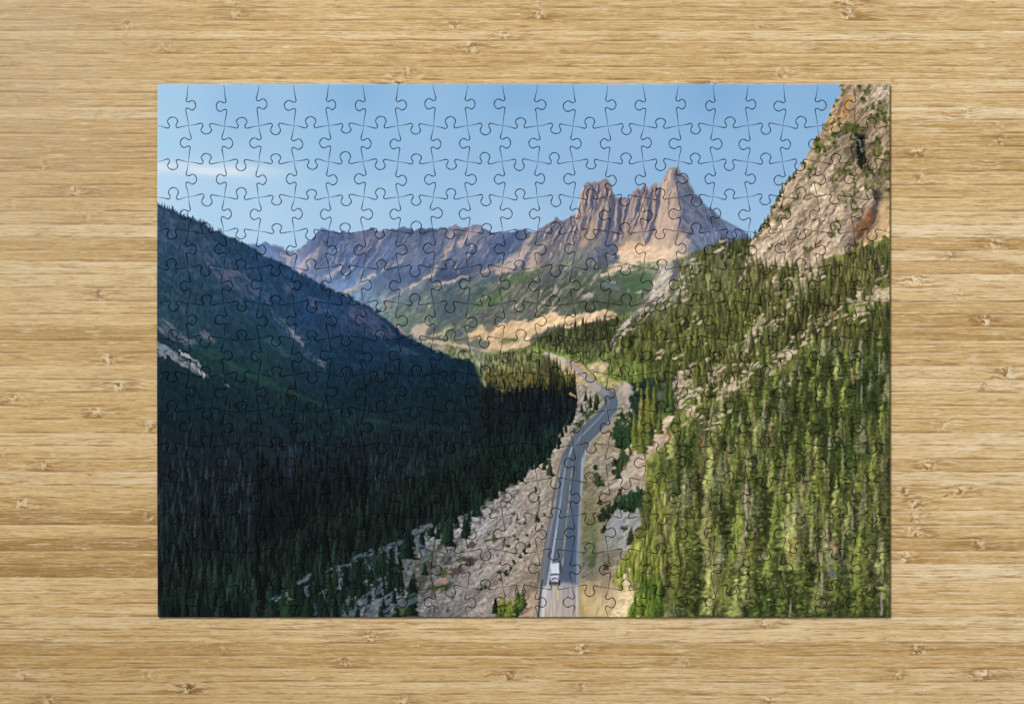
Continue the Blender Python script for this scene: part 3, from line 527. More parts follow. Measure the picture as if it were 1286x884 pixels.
    forest(150,ins([(600,488),(720,484),(722,500),(600,506)]),lambda x,y:13,lambda x,y,rr:pick(rr,[(26,36,40),(38,42,40),(20,30,34),(52,52,38)]),.34,.9,331)
    forest(250,ins([(610,496),(720,496),(705,545),(640,560),(600,540)]),lambda x,y:18,lambda x,y,rr:pick(rr,[(20,30,36),(26,38,44),(14,22,30),(34,38,40)]),.26,.8,33)
    forest(1100,ins([(190,590),(380,620),(560,560),(700,545),(684,574),(640,608),(594,640),(540,662),(480,686),(424,712),(375,732),(340,790),(190,790)]),hf,c2,.32,.9,34,.4)
    # nearer crest: greener, larger, wider trees in front of the deep shade
    cr=[(705,540),(680,552),(640,560),(600,572),(560,590),(510,612),(470,632),(430,648),(400,660),(360,690),(320,705),(280,722),(240,735),(190,745),(190,790),(340,790),(375,735),(424,714),(480,688),(540,664),(594,642),(640,610),(684,576)]
    region(cr,[(660,575,(22,42,36)),(600,600,(20,40,36)),(520,640,(14,32,30)),(440,680,(12,28,28)),(300,750,(12,26,26)),(210,770,(12,24,24))],4,3,modtex((3,9,0,3,115,.3)),seed=28)
    forest(620,ins(cr),lambda x,y: 12+24*ss(560,760,y),lambda x,y,rr:np.array(pick(rr,[(24,46,40),(30,52,42),(18,38,36),(34,54,40),(26,44,42),(14,30,30)])) if rr.rand()<.75 else np.array((10,24,26)),.4,.85,341,.3)
    forest(64,ins([(330,785),(345,745),(400,722),(460,696),(520,676),(525,700),(480,730),(440,765),(430,785)]),lambda x,y: 34,lambda x,y,rr:pick(rr,[(22,44,36),(16,34,32),(28,50,38)]),.36,.95,342,.3)
    for i in range(62):
        u=r.rand()**.8; x=700-u*310; y=np.interp(x,[390,424,500,570,614,664,700],[722,710,681,651,624,588,552])+abs(r.normal())*(4+14*u)
        tree(x,y+3,(13+24*u)*r.uniform(.6,1.15),(6+8*u),pick(r,[(24,48,40),(30,54,42),(20,40,38),(36,58,40)]),.95,r)
    for i in range(60):
        x=r.uniform(640,724); y=np.interp(x,[640,664,687,703,718,724],[606,590,572,553,524,505])+r.normal()*3; tree(x,y+3,r.uniform(9,16),r.uniform(4,6),pick(r,[(24,42,38),(32,50,40),(20,36,34)]),.95,r)
    for i in range(46):
        x=r.uniform(340,520); y=r.uniform(735,776)+0; 
        if y<776-(x-340)*.28: continue
        tree(x,y+4,r.uniform(18,40),r.uniform(9,14),pick(r,[(20,42,36),(28,50,38)]),.95,r)
    for i in range(60):
        x=r.uniform(380,540); y=722-(x-390)*.3+r.uniform(-4,30)
        line([(x,y),(x+r.uniform(1,5),y+r.uniform(-3,6))],[1,3],pick(r,[(92,104,124),(112,120,134),(74,88,108)]),.75,1,1.4,i)
    # pale trunk streaks deep in the shade
    for i in range(60):
        x=r.uniform(420,560) if i%2 else r.uniform(320,470); y=r.uniform(505,530) if i%2 else r.uniform(545,590)
        line([(x,y),(x,y+r.uniform(6,16))],1,(52,76,108),r.uniform(.15,.4),.8)
    for x,y in [(364,560),(367,565),(371,558),(364,580),(234,545),(326,548)]: line([(x,y),(x,y+18)],1.6,(48,74,110),.5,1)
    # ridge of nearer trees: greener crest line
    forest(120,ins([(375,655),(430,640),(480,620),(540,600),(600,580),(640,560),(690,552),(640,590),(560,620),(480,650),(400,680)]),lambda x,y:20,lambda x,y,rr:pick(rr,[(24,44,38),(28,50,40),(22,40,44)]),.28,.7,35)
    forest(0,ins([(380,655),(400,645),(440,640),(430,660),(390,690),(330,705),(300,720)]),lambda x,y:26,lambda x,y,rr:pick(rr,[(26,46,36),(32,50,38)]),.28,.7,36)
    # sunlit yellow-olive band of the valley forest
    forest(260,ins([(602,456),(640,446),(690,452),(722,475),(722,490),(660,492),(615,490),(603,474)]),lambda x,y:9+3*ss(640,700,x),lambda x,y,rr:pick(rr,[(96,96,52),(120,112,54),(78,84,48),(134,122,58),(66,72,44)] if y>468 else [(98,104,70),(84,88,62),(112,112,74)]),.28,.75,37)
    forest(60,ins([(690,470),(722,478),(722,505),(690,490)]),lambda x,y:16,lambda x,y,rr:pick(rr,[(70,76,34),(96,96,44),(50,58,36)]),.3,.85,38)
    forest(26,ins([(676,486),(722,490),(724,510),(690,500)]),lambda x,y:16,lambda x,y,rr:pick(rr,[(30,38,36),(24,34,40)]),.3,.9,39)
    forest(25,ins([(683,462),(702,466),(702,470),(683,470)]),lambda x,y:15,lambda x,y,rr:pick(rr,[(84,84,58),(96,90,60),(66,66,50)]),.3,.85,40)
    line([(722,498),(716,494)],[3,3],(210,176,126),.7,1)
    # ---- trees standing on the talus
    dk=lambda rr: pick(rr,[(22,44,36),(28,50,38),(18,36,34),(32,54,34)])
    for x,y,h,w in [(512,702,38,18),(508,700,30,14),(560,684,30,14),(564,686,26,12),(583,676,28,10),(586,672,24,10),(495,712,34,11),(488,714,30,12),(476,725,38,13),(470,722,30,12),(462,728,34,12),(492,736,28,10),(497,738,30,10),(450,742,34,14),(442,748,36,15),(432,736,40,12),(420,744,36,12),(412,752,44,15),(404,748,38,13),(396,758,48,16),(386,752,40,14),(378,766,50,16),(368,762,40,14),(357,766,44,15),(516,774,44,16),(514,772,34,13),(432,775,24,12),(420,776,30,13),(402,776,34,14),(386,778,34,16),(362,778,40,18),(340,778,40,18),(533,722,16,8),(500,716,20,14),(456,700,20,10),(446,706,22,10),(530,688,20,8),(540,672,18,8),(478,704,24,9),(348,745,30,12),(452,752,26,9),(425,716,20,8),(645,604,16,7),(628,616,18,8),(618,624,16,8),(604,634,18,8)]:
        tree(x,y,h*1.05,w*1.35,np.array(dk(r))*r.uniform(.85,1.2),.97,r)
    for i,(pts,w_) in enumerate([([(375,731),(383,727),(391,722)],5),([(344,752),(350,749)],6),([(384,738),(387,746)],5),([(424,712),(428,722),(427,738)],6),([(428,711),(440,708)],3),([(446,702),(456,698),(466,692)],7),([(461,706),(466,714)],4),([(478,690),(490,684),(502,680)],6),([(486,690),(487,704)],4),([(498,686),(499,706)],3),([(438,754),(446,758),(442,772)],8),([(456,752),(470,744),(484,734)],9),([(462,762),(480,756),(500,742)],12),([(470,772),(500,764),(520,750)],12),([(430,768),(436,774)],5),([(520,668),(532,664),(541,660)],7),([(524,680),(534,690)],8),([(405,742),(408,750)],3),([(360,744),(364,752)],3)]):
        line(pts,w_,(78,90,108) if i%3 else (98,106,118),.8,1.2,1.8,i+300,(3,.36))
        for q in range(4):
            k_=r.randint(len(pts)); dab(pts[k_][0]+r.uniform(-4,4),pts[k_][1]+r.uniform(-4,4),1.6,1,pick(r,[(112,120,132),(60,70,84),(96,100,108)]),.55,-25,.8,r)
    for i in range(30):
        x=r.uniform(385,505); y=r.uniform(712,776)
        tree(x,y,r.uniform(12,26),r.uniform(5,8),pick(r,[(22,44,36),(30,52,38),(18,36,34)]),.95,r)
    tree(416,778,12,4,(90,80,70),.6); tree(429,777,8,2.5,(110,90,84),.7)
    for x,y,h,w,c in [(632,776,28,20,(128,144,48)),(640,776,24,18,(110,128,44)),(626,776,22,16,(120,134,50)),(650,770,32,16,(74,104,44)),(656,764,26,14,(84,110,46)),(647,776,22,14,(52,74,40)),(621,770,20,10,(30,50,42)),(622,764,14,8,(34,52,44))]: tree(x,y,h,w,c,.98,r)
    for q in range(30): dab(r.uniform(623,652),r.uniform(754,774),r.uniform(1,2.4),r.uniform(1,2),pick(r,[(150,160,56),(70,90,36),(120,140,50),(52,72,34)]),.6)
    line([(655,770),(668,762)],[4,2],(110,92,84),.6,2)
def picture4():
    r=np.random.RandomState(79)
    # ---- right forested slope
    sl=[(945,299),(938,301),(919,304),(900,308),(888,311),(869,317),(850,323),(840,335),(826,352),(812,372),(798,390),(782,404),(772,420),(765,440),(762,455),(775,470),(795,478),(800,486),(798,510),(792,530),(783,548),(788,560),(800,575),(812,590),(814,620),(812,650),(800,662),(790,690),(775,715),(768,730),(782,745),(775,765),(765,782),(1125,785),(1125,250),(960,290)]
    fl=[(870,325,(100,108,76)),(900,320,(92,96,66)),(930,312,(84,88,56)),(850,345,(110,112,92)),(880,360,(98,104,62)),(920,350,(96,100,58)),(840,380,(96,98,66)),(820,400,(100,104,64)),(800,430,(84,92,50)),(860,400,(94,98,54)),(900,400,(88,94,48)),(780,450,(104,118,58)),(800,465,(92,112,48)),(820,440,(84,92,44)),(850,440,(84,94,42)),(880,430,(92,102,46)),(840,470,(60,72,36)),(815,490,(36,50,32)),(830,510,(60,72,36)),(960,360,(104,104,56)),(1000,360,(112,110,60)),(1060,350,(104,108,52)),(1100,340,(110,112,58)),(950,400,(98,104,48)),(1000,410,(94,104,44)),(1050,400,(100,110,48)),(1100,420,(110,118,56)),(900,470,(110,118,60)),(880,500,(110,116,62)),(920,520,(104,116,50)),(960,480,(98,110,48)),(1000,480,(116,126,56)),(1040,470,(112,124,54)),(1090,490,(100,112,50)),(1100,530,(110,122,52)),(850,540,(104,112,54)),(830,560,(116,120,60)),(870,570,(104,112,48)),(920,580,(98,110,46)),(980,560,(110,122,52)),(1040,560,(106,118,48)),(1100,590,(106,116,50)),
        (830,620,(132,140,58)),(880,640,(112,122,52)),(920,640,(116,122,60)),(980,640,(102,114,50)),(1040,640,(104,112,56)),(1100,650,(104,108,58)),(840,690,(132,138,60)),(880,700,(110,126,50)),(940,700,(104,124,42)),(1000,700,(84,100,42)),(1060,700,(88,94,48)),(1100,700,(108,124,52)),(800,720,(150,150,74)),(820,750,(120,140,56)),(860,760,(96,116,48)),(930,760,(98,120,42)),(990,750,(80,96,40)),(1040,750,(70,84,36)),(1100,760,(108,128,44)),(780,770,(180,170,100))]
    region(sl,fl,2.5,1.2,modtex((2.6,9,0,3,130,.24),(11,13,0,3,131,.22)),seed=24)
    # cliff
    cl=[(1059,100),(1055.4,117.4),(1051.4,126),(1046.7,131.7),(1042.7,141),(1039.5,149),(1035.6,157),(1031,168),(1024.5,172),(1021,179),(1015,192),(1010,203),(1005.5,211),(999,216),(994.4,222),(988,226.7),(983,238),(977,247),(972,258),(967.5,267.5),(961,277),(956.4,286),(951.7,293),(945,300),(940,312),(936,322),(934,334),(945,338),(965,337),(985,344),(1005,340),(1020,335),(1035,325),(1060,318),(1080,312),(1095,305),(1125,298),(1125,100)]
    cf=[(1060,110,(176,152,128)),(1080,115,(150,134,114)),(1100,112,(176,164,150)),(1045,150,(176,146,104)),(1065,145,(166,140,108)),(1110,130,(150,136,116)),(1090,150,(140,124,100)),(1035,170,(160,136,104)),(1050,180,(160,146,126)),(1020,200,(170,152,124)),(1060,175,(120,110,76)),(1080,165,(110,96,84)),(1110,160,(150,134,108)),(1040,205,(164,146,130)),(1055,195,(152,140,120)),(1075,190,(60,64,50)),(1100,190,(150,130,94)),(1112,210,(120,110,80)),(1000,230,(176,158,138)),(1030,225,(182,166,146)),(1060,215,(170,154,128)),(1085,215,(130,118,84)),(1100,230,(168,154,130)),(980,260,(180,160,136)),(1010,260,(190,172,150)),(1040,260,(190,172,152)),(1070,255,(180,166,148)),(1095,250,(172,160,146)),(1108,240,(120,100,80)),(1100,275,(100,74,58)),(1085,290,(110,76,58)),(1112,290,(206,176,128)),(1112,265,(204,174,126)),(960,290,(172,154,128)),(990,285,(196,178,154)),(1020,285,(190,172,150)),(1050,290,(176,160,144)),(1060,300,(150,138,124)),(950,315,(176,160,144)),(980,312,(180,162,142)),(1010,310,(172,156,136)),(1040,310,(164,146,126)),(1095,305,(200,170,122)),(960,330,(180,166,150)),(1110,310,(160,150,90))]
    region(cl,cf,0,.7,modtex((12,4,-52,4,140,.24),(3,2.2,-40,3,141,.16),(30,12,-60,2,142,.10)),seed=25)
    IMG[:]=IMG
    P=inpoly(cl)
    for i in range(60):    # big slabs with a lit face and a crack under it
        x=r.uniform(955,1112); y=r.uniform(120,325)
        if not P[1](x,y): continue
        l=r.uniform(12,34); a=math.radians(r.uniform(112,138)); w_=r.uniform(4,10); x2=x+math.cos(a)*l; y2=y+math.sin(a)*l
        line([(x,y),(x2,y2)],[w_,w_*.4],pick(r,[(206,190,170),(190,172,150),(214,196,166),(168,152,136)]),r.uniform(.35,.65),1.4,2,i,(6,.35))
        line([(x+w_*.5,y+2),(x2+w_*.35,y2+2)],[r.uniform(1.4,3),.6],(86,70,60),r.uniform(.5,.8),.8,1.5,i+90)
    for i in range(420):   # cracks and lit facets
        x=r.uniform(945,1117); y=r.uniform(106,335)
        if not P[1](x,y): continue
        l=r.uniform(3,16); a=math.radians(r.uniform(105,150)); d=r.rand()<.5
        line([(x,y),(x+math.cos(a)*l,y+math.sin(a)*l)],[r.uniform(.6,3.2),.4],pick(r,[(104,80,58),(120,98,76),(90,76,66)]) if d else pick(r,[(226,204,168),(214,184,140),(206,190,170)]),r.uniform(.3,.75),.8,1.2,i)
    b_,m_=poly(cl,.7); IMG[b_]*=1+(np.array((1.02,1.0,.965),f4)-1)*m_[...,None]
    # tufts of trees on the cliff
    gc=[(86,96,42),(66,80,34),(104,108,56),(50,60,32)]
    def tuft(x,y,w,h,n,cs=gc,al=.85):
        for q in range(n): dab(x+r.uniform(-.5,.5)*w,y+r.uniform(-.5,.5)*h,r.uniform(1,2.4),r.uniform(1.2,3.2),pick(r,cs),al*r.uniform(.6,1),r.uniform(-30,30),.8,r)
    for t in [(1058,114,4,16,8),(1089,112,8,14,14),(1084,125,5,8,7),(1092,134,10,8,10),(1107,140,10,26,30),(1113,155,8,12,10),(1095,148,10,8,8),(1050,152,8,8,8),(1070,160,16,12,26),(1078,168,14,14,26),(1046,172,10,12,14),(1062,162,10,12,16),(1048,182,8,8,8),(1033,182,16,14,18),(1032,190,10,12,10),(1026,186,8,8,8),(1062,212,12,14,16),(1054,216,8,10,8),(1070,222,6,8,6),(1100,178,14,10,14),(1108,188,14,12,14),(1098,192,10,8,8),(1112,195,8,10,8),(1092,216,12,10,12),(1086,218,8,6,6),(1114,222,8,14,12),(1108,216,8,8,8),(1018,218,10,14,10),(1048,228,6,8,6),(1092,236,12,7,14),(1104,243,6,6,7),(1114,236,5,8,5),(1076,240,10,12,12),(1062,244,8,6,6),(1062,256,6,8,5),(1074,262,6,14,8),(1071,250,5,14,6),(1050,288,8,12,9),(1054,276,6,4,4),(1046,296,6,4,4),(1016,312,8,10,8),(1012,314,6,8,5),(1100,232,10,8,6),(990,260,8,12,8),(986,270,6,8,4),(1002,268,3,3,2),(977,252,5,10,6),(970,264,5,10,6),(963,282,5,10,6),(950,298,5,6,4),(985,262,12,6,6),(966,312,6,10,6),(975,276,4,6,3),(1094,305,6,4,4),(1112,300,10,8,9),(1105,312,14,12,12),(1074,307,8,8,9),(1036,160,6,8,5),(1026,178,6,6,5),(1009,206,6,5,4),(1079,110,3,6,3),(1050,126,4,6,3)]: tuft(*t)
    for t in [(1080,186,9,26,50),(1083,200,8,20,30),(1078,172,8,12,14)]: tuft(*t,cs=[(26,34,26),(40,48,30),(20,24,26)],al=.95)
    patch([(1096,240),(1103,236),(1106,252),(1104,266),(1098,282),(1090,288),(1092,272),(1098,258)],(62,56,58),.8,1.5,1.4,None,3)
    patch([(1093,262),(1098,270),(1092,284),(1082,296),(1074,302),(1076,290),(1084,276)],(140,92,58),.7,1.5,2,modtex((4,2,-60,3,150,.2)),4)
    patch([(1077,290),(1090,284),(1084,298),(1076,302)],(84,60,50),.7,1,1.5)
    patch([(1064,302),(1076,292),(1077,300),(1068,312),(1060,318)],(84,72,70),.6,1.5,1.6)
    patch([(1106,196+55),(1117,240),(1117,290),(1104,300),(1092,306),(1090,300),(1098,286),(1104,270)],(210,180,130),.6,2,2,modtex((3,9,30,3,151,.12)),5)
    patch([(1060,126),(1070,122),(1069,133),(1062,138),(1060,148),(1057,146),(1060,136)],(196,136,62),.85,1,1.2,modtex((3,3,0,3,152,.15))); patch([(1058,140),(1064,138),(1061,150)],(140,92,52),.7,1,1)
    line([(1040,150),(1045,166)],[3,4],(200,150,96),.5,1.5,1); line([(1038,206),(1048,196)],[3,4],(176,118,96),.45,1.5,1)
    line([(1050,176),(1068,168),(1078,176),(1082,190)],[2,3,3,2],(176,168,162),.5,1.5,1); line([(1040,206),(1052,186),(1062,176)],[2,2,1],(110,92,90),.6,1,1,3)
    line([(1014,244),(1026,246),(1036,243)],[3,2.4,2],(120,78,60),.7,.9,1); line([(1008,256),(1004,272),(1002,280)],[2,3,2],(150,118,90),.5,1.4,1); line([(992,288),(1000,268),(1012,252)],[3,5,3],(214,196,172),.5,2,1)
    line([(1052,306),(1066,292),(1076,284)],[1.5,2,1.5],(110,90,84),.6,.9,1); line([(1028,290),(1048,270),(1062,258)],[1,1.5,1],(140,120,104),.5,.8,1)
    warp((930,108,1119,345),1.3,5,160)
    # edge trees on the cliff outline
    for x,y,h in [(999,219,8),(996,224,9),(990,228,8),(992,226,6),(987,232,6),(982,243,14),(979,247,10),(975,253,8),(964,277,8),(958,286,7),(955,288,6),(948,294,6),(972,262,6),(960,282,9),(953,291,5),(1025,175,5),(1047,135,5),(1042,146,5)]:
        tree(x,y,h,4.5,pick(r,[(70,86,50),(58,76,56),(88,98,58)]),.9,r)
    # rock buttress rising out of the slope
    rk=[(846,330),(850,345),(842,360),(836,378),(826,380),(812,384),(800,396),(788,408),(778,416),(768,436),(770,424),(778,410),(792,398),(800,388),(806,380),(814,366),(822,350),(828,336),(838,328)]
    region(rk,[(840,340,(178,166,158)),(820,360,(168,158,144)),(800,392,(150,144,130)),(780,412,(164,158,158))],1.5,1,modtex((8,3,-60,4,170,.2)),seed=26)
    patch([(845,332),(852,328),(852,346),(846,356),(840,352)],(78,82,100),.85,1.5,1.4); patch([(813,384),(821,380),(818,394),(810,404),(808,396)],(78,80,96),.8,1,1.4)
    for x,y,l,w in [(856,342,10,4),(866,336,12,5),(872,334,8,4),(856,362,14,4),(848,372,10,4),(830,388,8,4),(872,382,12,4),(866,392,8,3),(858,406,8,4),(838,430,6,2),(790,404,14,3),(784,412,8,3),(800,400,10,3),(775,428,12,2),(828,396,6,3),(842,326,12,6),(904,312,8,3),(912,312,10,5),(915,318,8,4)]:
        a=math.radians(r.uniform(105,135)); line([(x-math.cos(a)*l/2,y-math.sin(a)*l/2),(x+math.cos(a)*l/2,y+math.sin(a)*l/2)],[w,w*.6],(180,168,156),.8,1,1.5,int(x*3+y),(3,.3))
    patch([(900,314),(914,312),(918,322),(908,324)],(170,160,140),.5,2,1.5)
    patch([(937,337),(940,339),(931,352),(925,364),(922,366),(926,354)],(200,184,168),.9,.8,.9)
    # pale rubble bands slanting through the forest
    RB=[(206,184,156),(186,166,142),(220,200,170),(164,142,118)]
    def band(pts,w,al=.85,sd=0,c=None,th=.42):
        line(pts,w,c or RB[sd%2],al,1.5,2.5,sd,(5,th))
        for q in range(int(len(pts)*7)):
            k=r.randint(len(pts)-1); t=r.rand(); x=pts[k][0]*(1-t)+pts[k+1][0]*t; y=pts[k][1]*(1-t)+pts[k+1][1]*t; ww=(w if np.isscalar(w) else w[k])*.5
            dab(x+r.uniform(-ww,ww),y+r.uniform(-ww,ww),r.uniform(1,3.4),r.uniform(.8,2),pick(r,RB),.8,-35,.8,r)
    band([(1030,332),(1018,350),(1006,362),(1000,372),(990,385),(975,392),(965,405),(952,422)],[8,10,12,14,10,8,10,8],.85,1)
    band([(1116,370),(1102,372),(1088,376),(1076,372),(1090,360)],[18,16,12,6,3],.9,2,(214,188,148),.3)
    band([(1100,392),(1082,390),(1072,400)],[8,8,5],.7,3)
    band([(1045,400),(1035,410),(1020,425),(1005,432),(995,440),(985,452),(975,462),(962,470)],[8,10,8,10,8,8,8,7],.8,4)
    band([(960,395),(952,410),(945,425),(938,435),(925,450),(912,462),(900,470)],[8,10,10,8,6,7,6],.75,5)
    band([(945,440),(935,448),(925,462),(915,478),(905,490)],[8,7,6,8,5],.75,6)
    band([(940,462),(928,474),(918,486),(908,494)],[9,10,9,6],.8,7)
    band([(905,434),(898,445),(888,452)],[8,9,6],.8,8,(214,192,156))
    band([(866,458),(856,470),(850,482),(848,495),(850,508)],[9,13,12,12,10],.9,9,(190,166,150),.25)
    band([(895,462),(886,480),(880,496),(870,510),(864,520)],[6,8,10,8,6],.6,10)
    band([(845,520),(836,532),(824,545),(812,552),(800,560),(790,568)],[6,10,14,16,14,8],.92,11,(196,168,146),.2)
    band([(836,548),(822,560),(806,572),(796,584)],[8,12,12,8],.9,12,(166,146,130),.2)
    band([(1010,348),(1000,352),(990,362)],[5,6,4],.7,13); band([(975,345),(966,356),(958,362)],[4,6,4],.6,14)
    band([(1096,345),(1112,335)],[4,8],.6,15); band([(1010,455),(998,462)],[5,7],.85,16); band([(1034,392),(1028,398)],[8,6],.6,17)
    band([(1108,464),(1118,460)],[3,4],.5,18,(150,120,100)); band([(962,430),(950,445)],[6,6],.5,19)
    patch([(800,560),(822,548),(830,556),(812,574),(796,592),(790,600),(784,590)],[(800,575,(170,152,134)),(815,560,(190,166,144))],.8,2,1.6,modtex((9,2,-38,3,175,.15)),9)
    # bottom-left rubble
    patch([(765,782),(772,762),(782,742),(786,728),(796,735),(798,748),(790,762),(784,782)],[(775,770,(228,204,160)),(790,740,(222,196,152))],.9,2.5,1.4,modtex((3,2,0,3,176,.14)),10)
    band([(788,716),(786,724),(790,732)],[6,8,6],.8,20,(226,206,170)); band([(804,690),(812,700),(808,718)],[5,6,5],.5,21,(214,190,150))
    band([(854,690),(846,700),(836,692)],[6,8,5],.7,22); band([(856,712),(852,728),(850,738)],[7,10,6],.9,23,(206,180,160),.2); band([(862,748),(855,760),(846,772),(842,784)],[5,12,18,22],.92,24,(204,184,172),.15)
    patch([(860,738),(852,748),(842,750),(842,744),(852,738)],(28,36,32),.85,1.5,1.5)
    patch([(866,768),(870,782),(835,784),(845,768),(856,758)],(200,182,170),.6,2,2)
    # ---- trees
    ins=inpoly
    ol=[(100,102,54),(118,118,64),(82,88,46),(128,126,76),(66,72,40),(90,84,56)]
    ol2=[(112,124,52),(130,140,62),(94,108,48),(142,148,78),(72,86,40),(56,68,34),(104,98,60)]
    def bare(x,y):   # keep trees off the palest rubble
        i=int((x-X0)*S); j=int((y-2-Y0)*S); 
        if not(0<=i<W and 0<=j<H): return True
        c=IMG[j,i]; return c[2]<118
    def fin(p,k=.25):
        b,t=ins(p); return b,(lambda x,y: t(x,y) and (bare(x,y) or r.rand()<k))
    forest(260,fin([(850,330),(890,314),(944,303),(938,335),(925,370),(900,420),(840,420),(800,430),(780,420),(800,400),(835,385),(855,360)]),lambda x,y:9+5*ss(320,420,y),lambda x,y,rr:pick(rr,[(104,110,62),(116,118,72),(92,100,58),(124,122,78),(80,88,52)]),.42,.7,41)
    forest(60,ins([(900,308),(944,302),(936,322),(905,328)]),lambda x,y:12,lambda x,y,rr:pick(rr,[(74,80,46),(88,92,52),(60,66,40)]),.28,.8,42)
    forest(260,fin([(768,440),(790,420),(850,400),(930,370),(940,420),(900,460),(860,480),(830,500),(800,480),(775,470)]),lambda x,y:17,lambda x,y,rr:pick(rr,[(98,108,52),(114,122,58),(84,92,44),(124,128,66),(66,76,38)]),.42,.75,43)
    forest(110,fin([(940,335),(985,345),(1010,345),(1000,375),(960,400),(930,400)],.2),lambda x,y:20,lambda x,y,rr:pick(rr,ol),.38,.85,44)
    forest(200,fin([(1015,340),(1060,325),(1118,315),(1118,355),(1080,365),(1060,395),(1020,400),(1010,370)],.15),lambda x,y:17,lambda x,y,rr:pick(rr,ol),.42,.8,45)
    forest(180,fin([(960,400),(1000,380),(1060,395),(1050,430),(1000,440),(960,450)],.15),lambda x,y:24,lambda x,y,rr:pick(rr,ol+[(44,56,30)]),.4,.85,46)
    forest(170,fin([(870,480),(900,440),(960,430),(1000,440),(960,480),(900,520),(870,540)],.2),lambda x,y:19,lambda x,y,rr:pick(rr,ol2+ol),.42,.75,47)
    forest(180,fin([(1000,450),(1060,410),(1118,390),(1118,500),(1000,500)],.3),lambda x,y:26,lambda x,y,rr:pick(rr,ol2+ol),.4,.7,48)
    def deep():
        for x,y,w,h in [(1085,510,20,70),(1100,495,16,30),(1098,520,12,20),(1052,528,10,30),(1046,512,14,16),(1015,540,8,20),(1012,515,8,12),(955,445,14,26),(968,450,12,10),(985,440,10,8),(925,512,16,14),(925,518,8,18),(880,585,12,40),(870,600,8,20),(1000,596,14,12),(1008,652,16,22),(1020,640,8,16),(1025,700,12,50),(1028,715,14,30),(1000,720,18,40),(985,735,22,36),(1050,735,22,30),(1060,715,16,16),(1040,745,20,18),(1072,750,14,14),(960,758,14,24),(925,705,10,14),(1082,640,10,16),(1116,610,8,60),(1092,582,10,8),(848,745,16,10),(840,715,8,14),(830,730,12,30),(822,760,12,16),(1090,560,8,10),(1068,640,6,20),(990,690,14,10),(948,600,10,20),(845,660,8,26),(815,735,8,10),(942,690,6,10),(915,598,8,22),(1030,588,10,6)]:
          for q in range(int(w*h*.16)+4): dab(x+r.normal()*.25*w,y+r.normal()*.25*h,r.uniform(1,2.6),r.uniform(.8,2.2),pick(r,[(26,34,22),(18,26,24),(40,50,28)]),.7,r.uniform(-35,35),.9,r)
    # foliage dapple over the near forest (branch clumps)
    near=ins([(850,540),(900,510),(960,470),(1020,440),(1118,400),(1118,776),(790,776),(800,750),(812,680),(814,600)])
    patch([(850,545),(900,515),(960,478),(1020,448),(1122,410),(1122,785),(830,785),(838,740),(826,680),(822,600)],(46,58,28),.85,6,8,modtex((5,20,0,3,180,.35)),11)
    forest(250,near,lambda x,y:26+46*ss(460,780,y),lambda x,y,rr:pick(rr,[(140,150,70),(122,132,62),(156,160,92),(104,114,54),(132,128,84),(86,94,50),(116,128,58),(140,142,100)]),.45,.9,49,.2)
    for i in range(5200):
        x=r.uniform(795,1118); y=r.uniform(405,776)
        if not near[1](x,y): continue
        s=.6+1.2*ss(420,760,y); k=r.rand()
        if k<.26: c=(40,52,26); al=.5
        elif k<.62: c=(146,158,64); al=.4
        elif k<.8: c=(168,172,96); al=.4
        elif k<.93: c=(98,118,44); al=.5
        else: c=(110,96,70); al=.4
        if x>1000 and y>640 and k<.62: c=(c[0]*.75,c[1]*.8,c[2]*.8)
        dab(x,y,s*r.uniform(.9,2.2),s*r.uniform(.5,1),c,al*r.uniform(.5,1),r.uniform(-35,35),.7,r)
    for i in range(420):
        x=r.uniform(845,1118); y=r.uniform(470,776)
        if near[1](x,y): line([(x,y-r.uniform(8,22)),(x+r.uniform(-2,2),y+r.uniform(4,18))],[1,r.uniform(2,4)],(30,40,22),r.uniform(.3,.65),1.4,1.5,i,(3,.4))
    # rocks showing between the trees
    for (x0,y0,x1,y1,wd_,n_) in [(1110,372,1075,378,16,40),(1030,335,955,425,14,60),(1045,395,905,495,16,110),(960,400,900,470,12,50),(930,440,850,505,16,80),(866,458,848,510,12,40),(1118,350,1060,385,14,36),(1010,345,960,365,12,26),(1100,385,1060,400,12,20),(925,520,870,530,20,20),(870,430,830,450,30,14),(840,350,790,420,14,26),(870,330,855,380,14,26),(900,310,940,330,16,14),(880,380,860,410,20,12)]:
        for q in range(int(n_*.9)):
            t=r.rand(); x=x0+(x1-x0)*t+r.normal()*wd_*.35; y=y0+(y1-y0)*t+r.normal()*wd_*.35; s=r.uniform(.7,2.4)
            dab(x,y+1,s*1.6,s,(60,62,40),.4,-30,.9,r); dab(x,y,s*1.9,s*.8,pick(r,[(204,184,158),(184,166,144),(216,198,170),(158,140,118)]),.72,r.uniform(-50,-10),.8,r)
    forest(150,ins([(850,335),(945,312),(1040,345),(1118,330),(1118,400),(1000,440),(900,500),(840,470),(850,420)]),lambda x,y:15+5*ss(330,480,y),lambda x,y,rr:pick(rr,[(108,116,58),(92,102,50),(122,128,66),(80,90,44)]),.42,.9,60,.2)
    warp((762,345,1119,776),1.0,4,190)
    for i in range(4200):      # lit branch tips and shaded undersides, small and crisp
        x=r.uniform(845,1118); y=r.uniform(440,776)
        if not near[1](x,y): continue
        i_=int((x-X0)*S); j_=int((y-Y0)*S); k=r.uniform(1.15,1.45) if r.rand()<.5 else r.uniform(.55,.8)
        dab(x,y,r.uniform(.8,2.4),r.uniform(.5,1.1),np.clip(IMG[j_,i_]*k+3,0,215),.7,r.uniform(-30,30),.6,r)
    forest(90,ins([(860,420),(1000,345),(1060,350),(1040,400),(960,450),(880,490),(850,470)]),lambda x,y:17,lambda x,y,rr:pick(rr,[(100,108,54),(86,96,46),(112,118,62)]),.4,.9,61,.2)
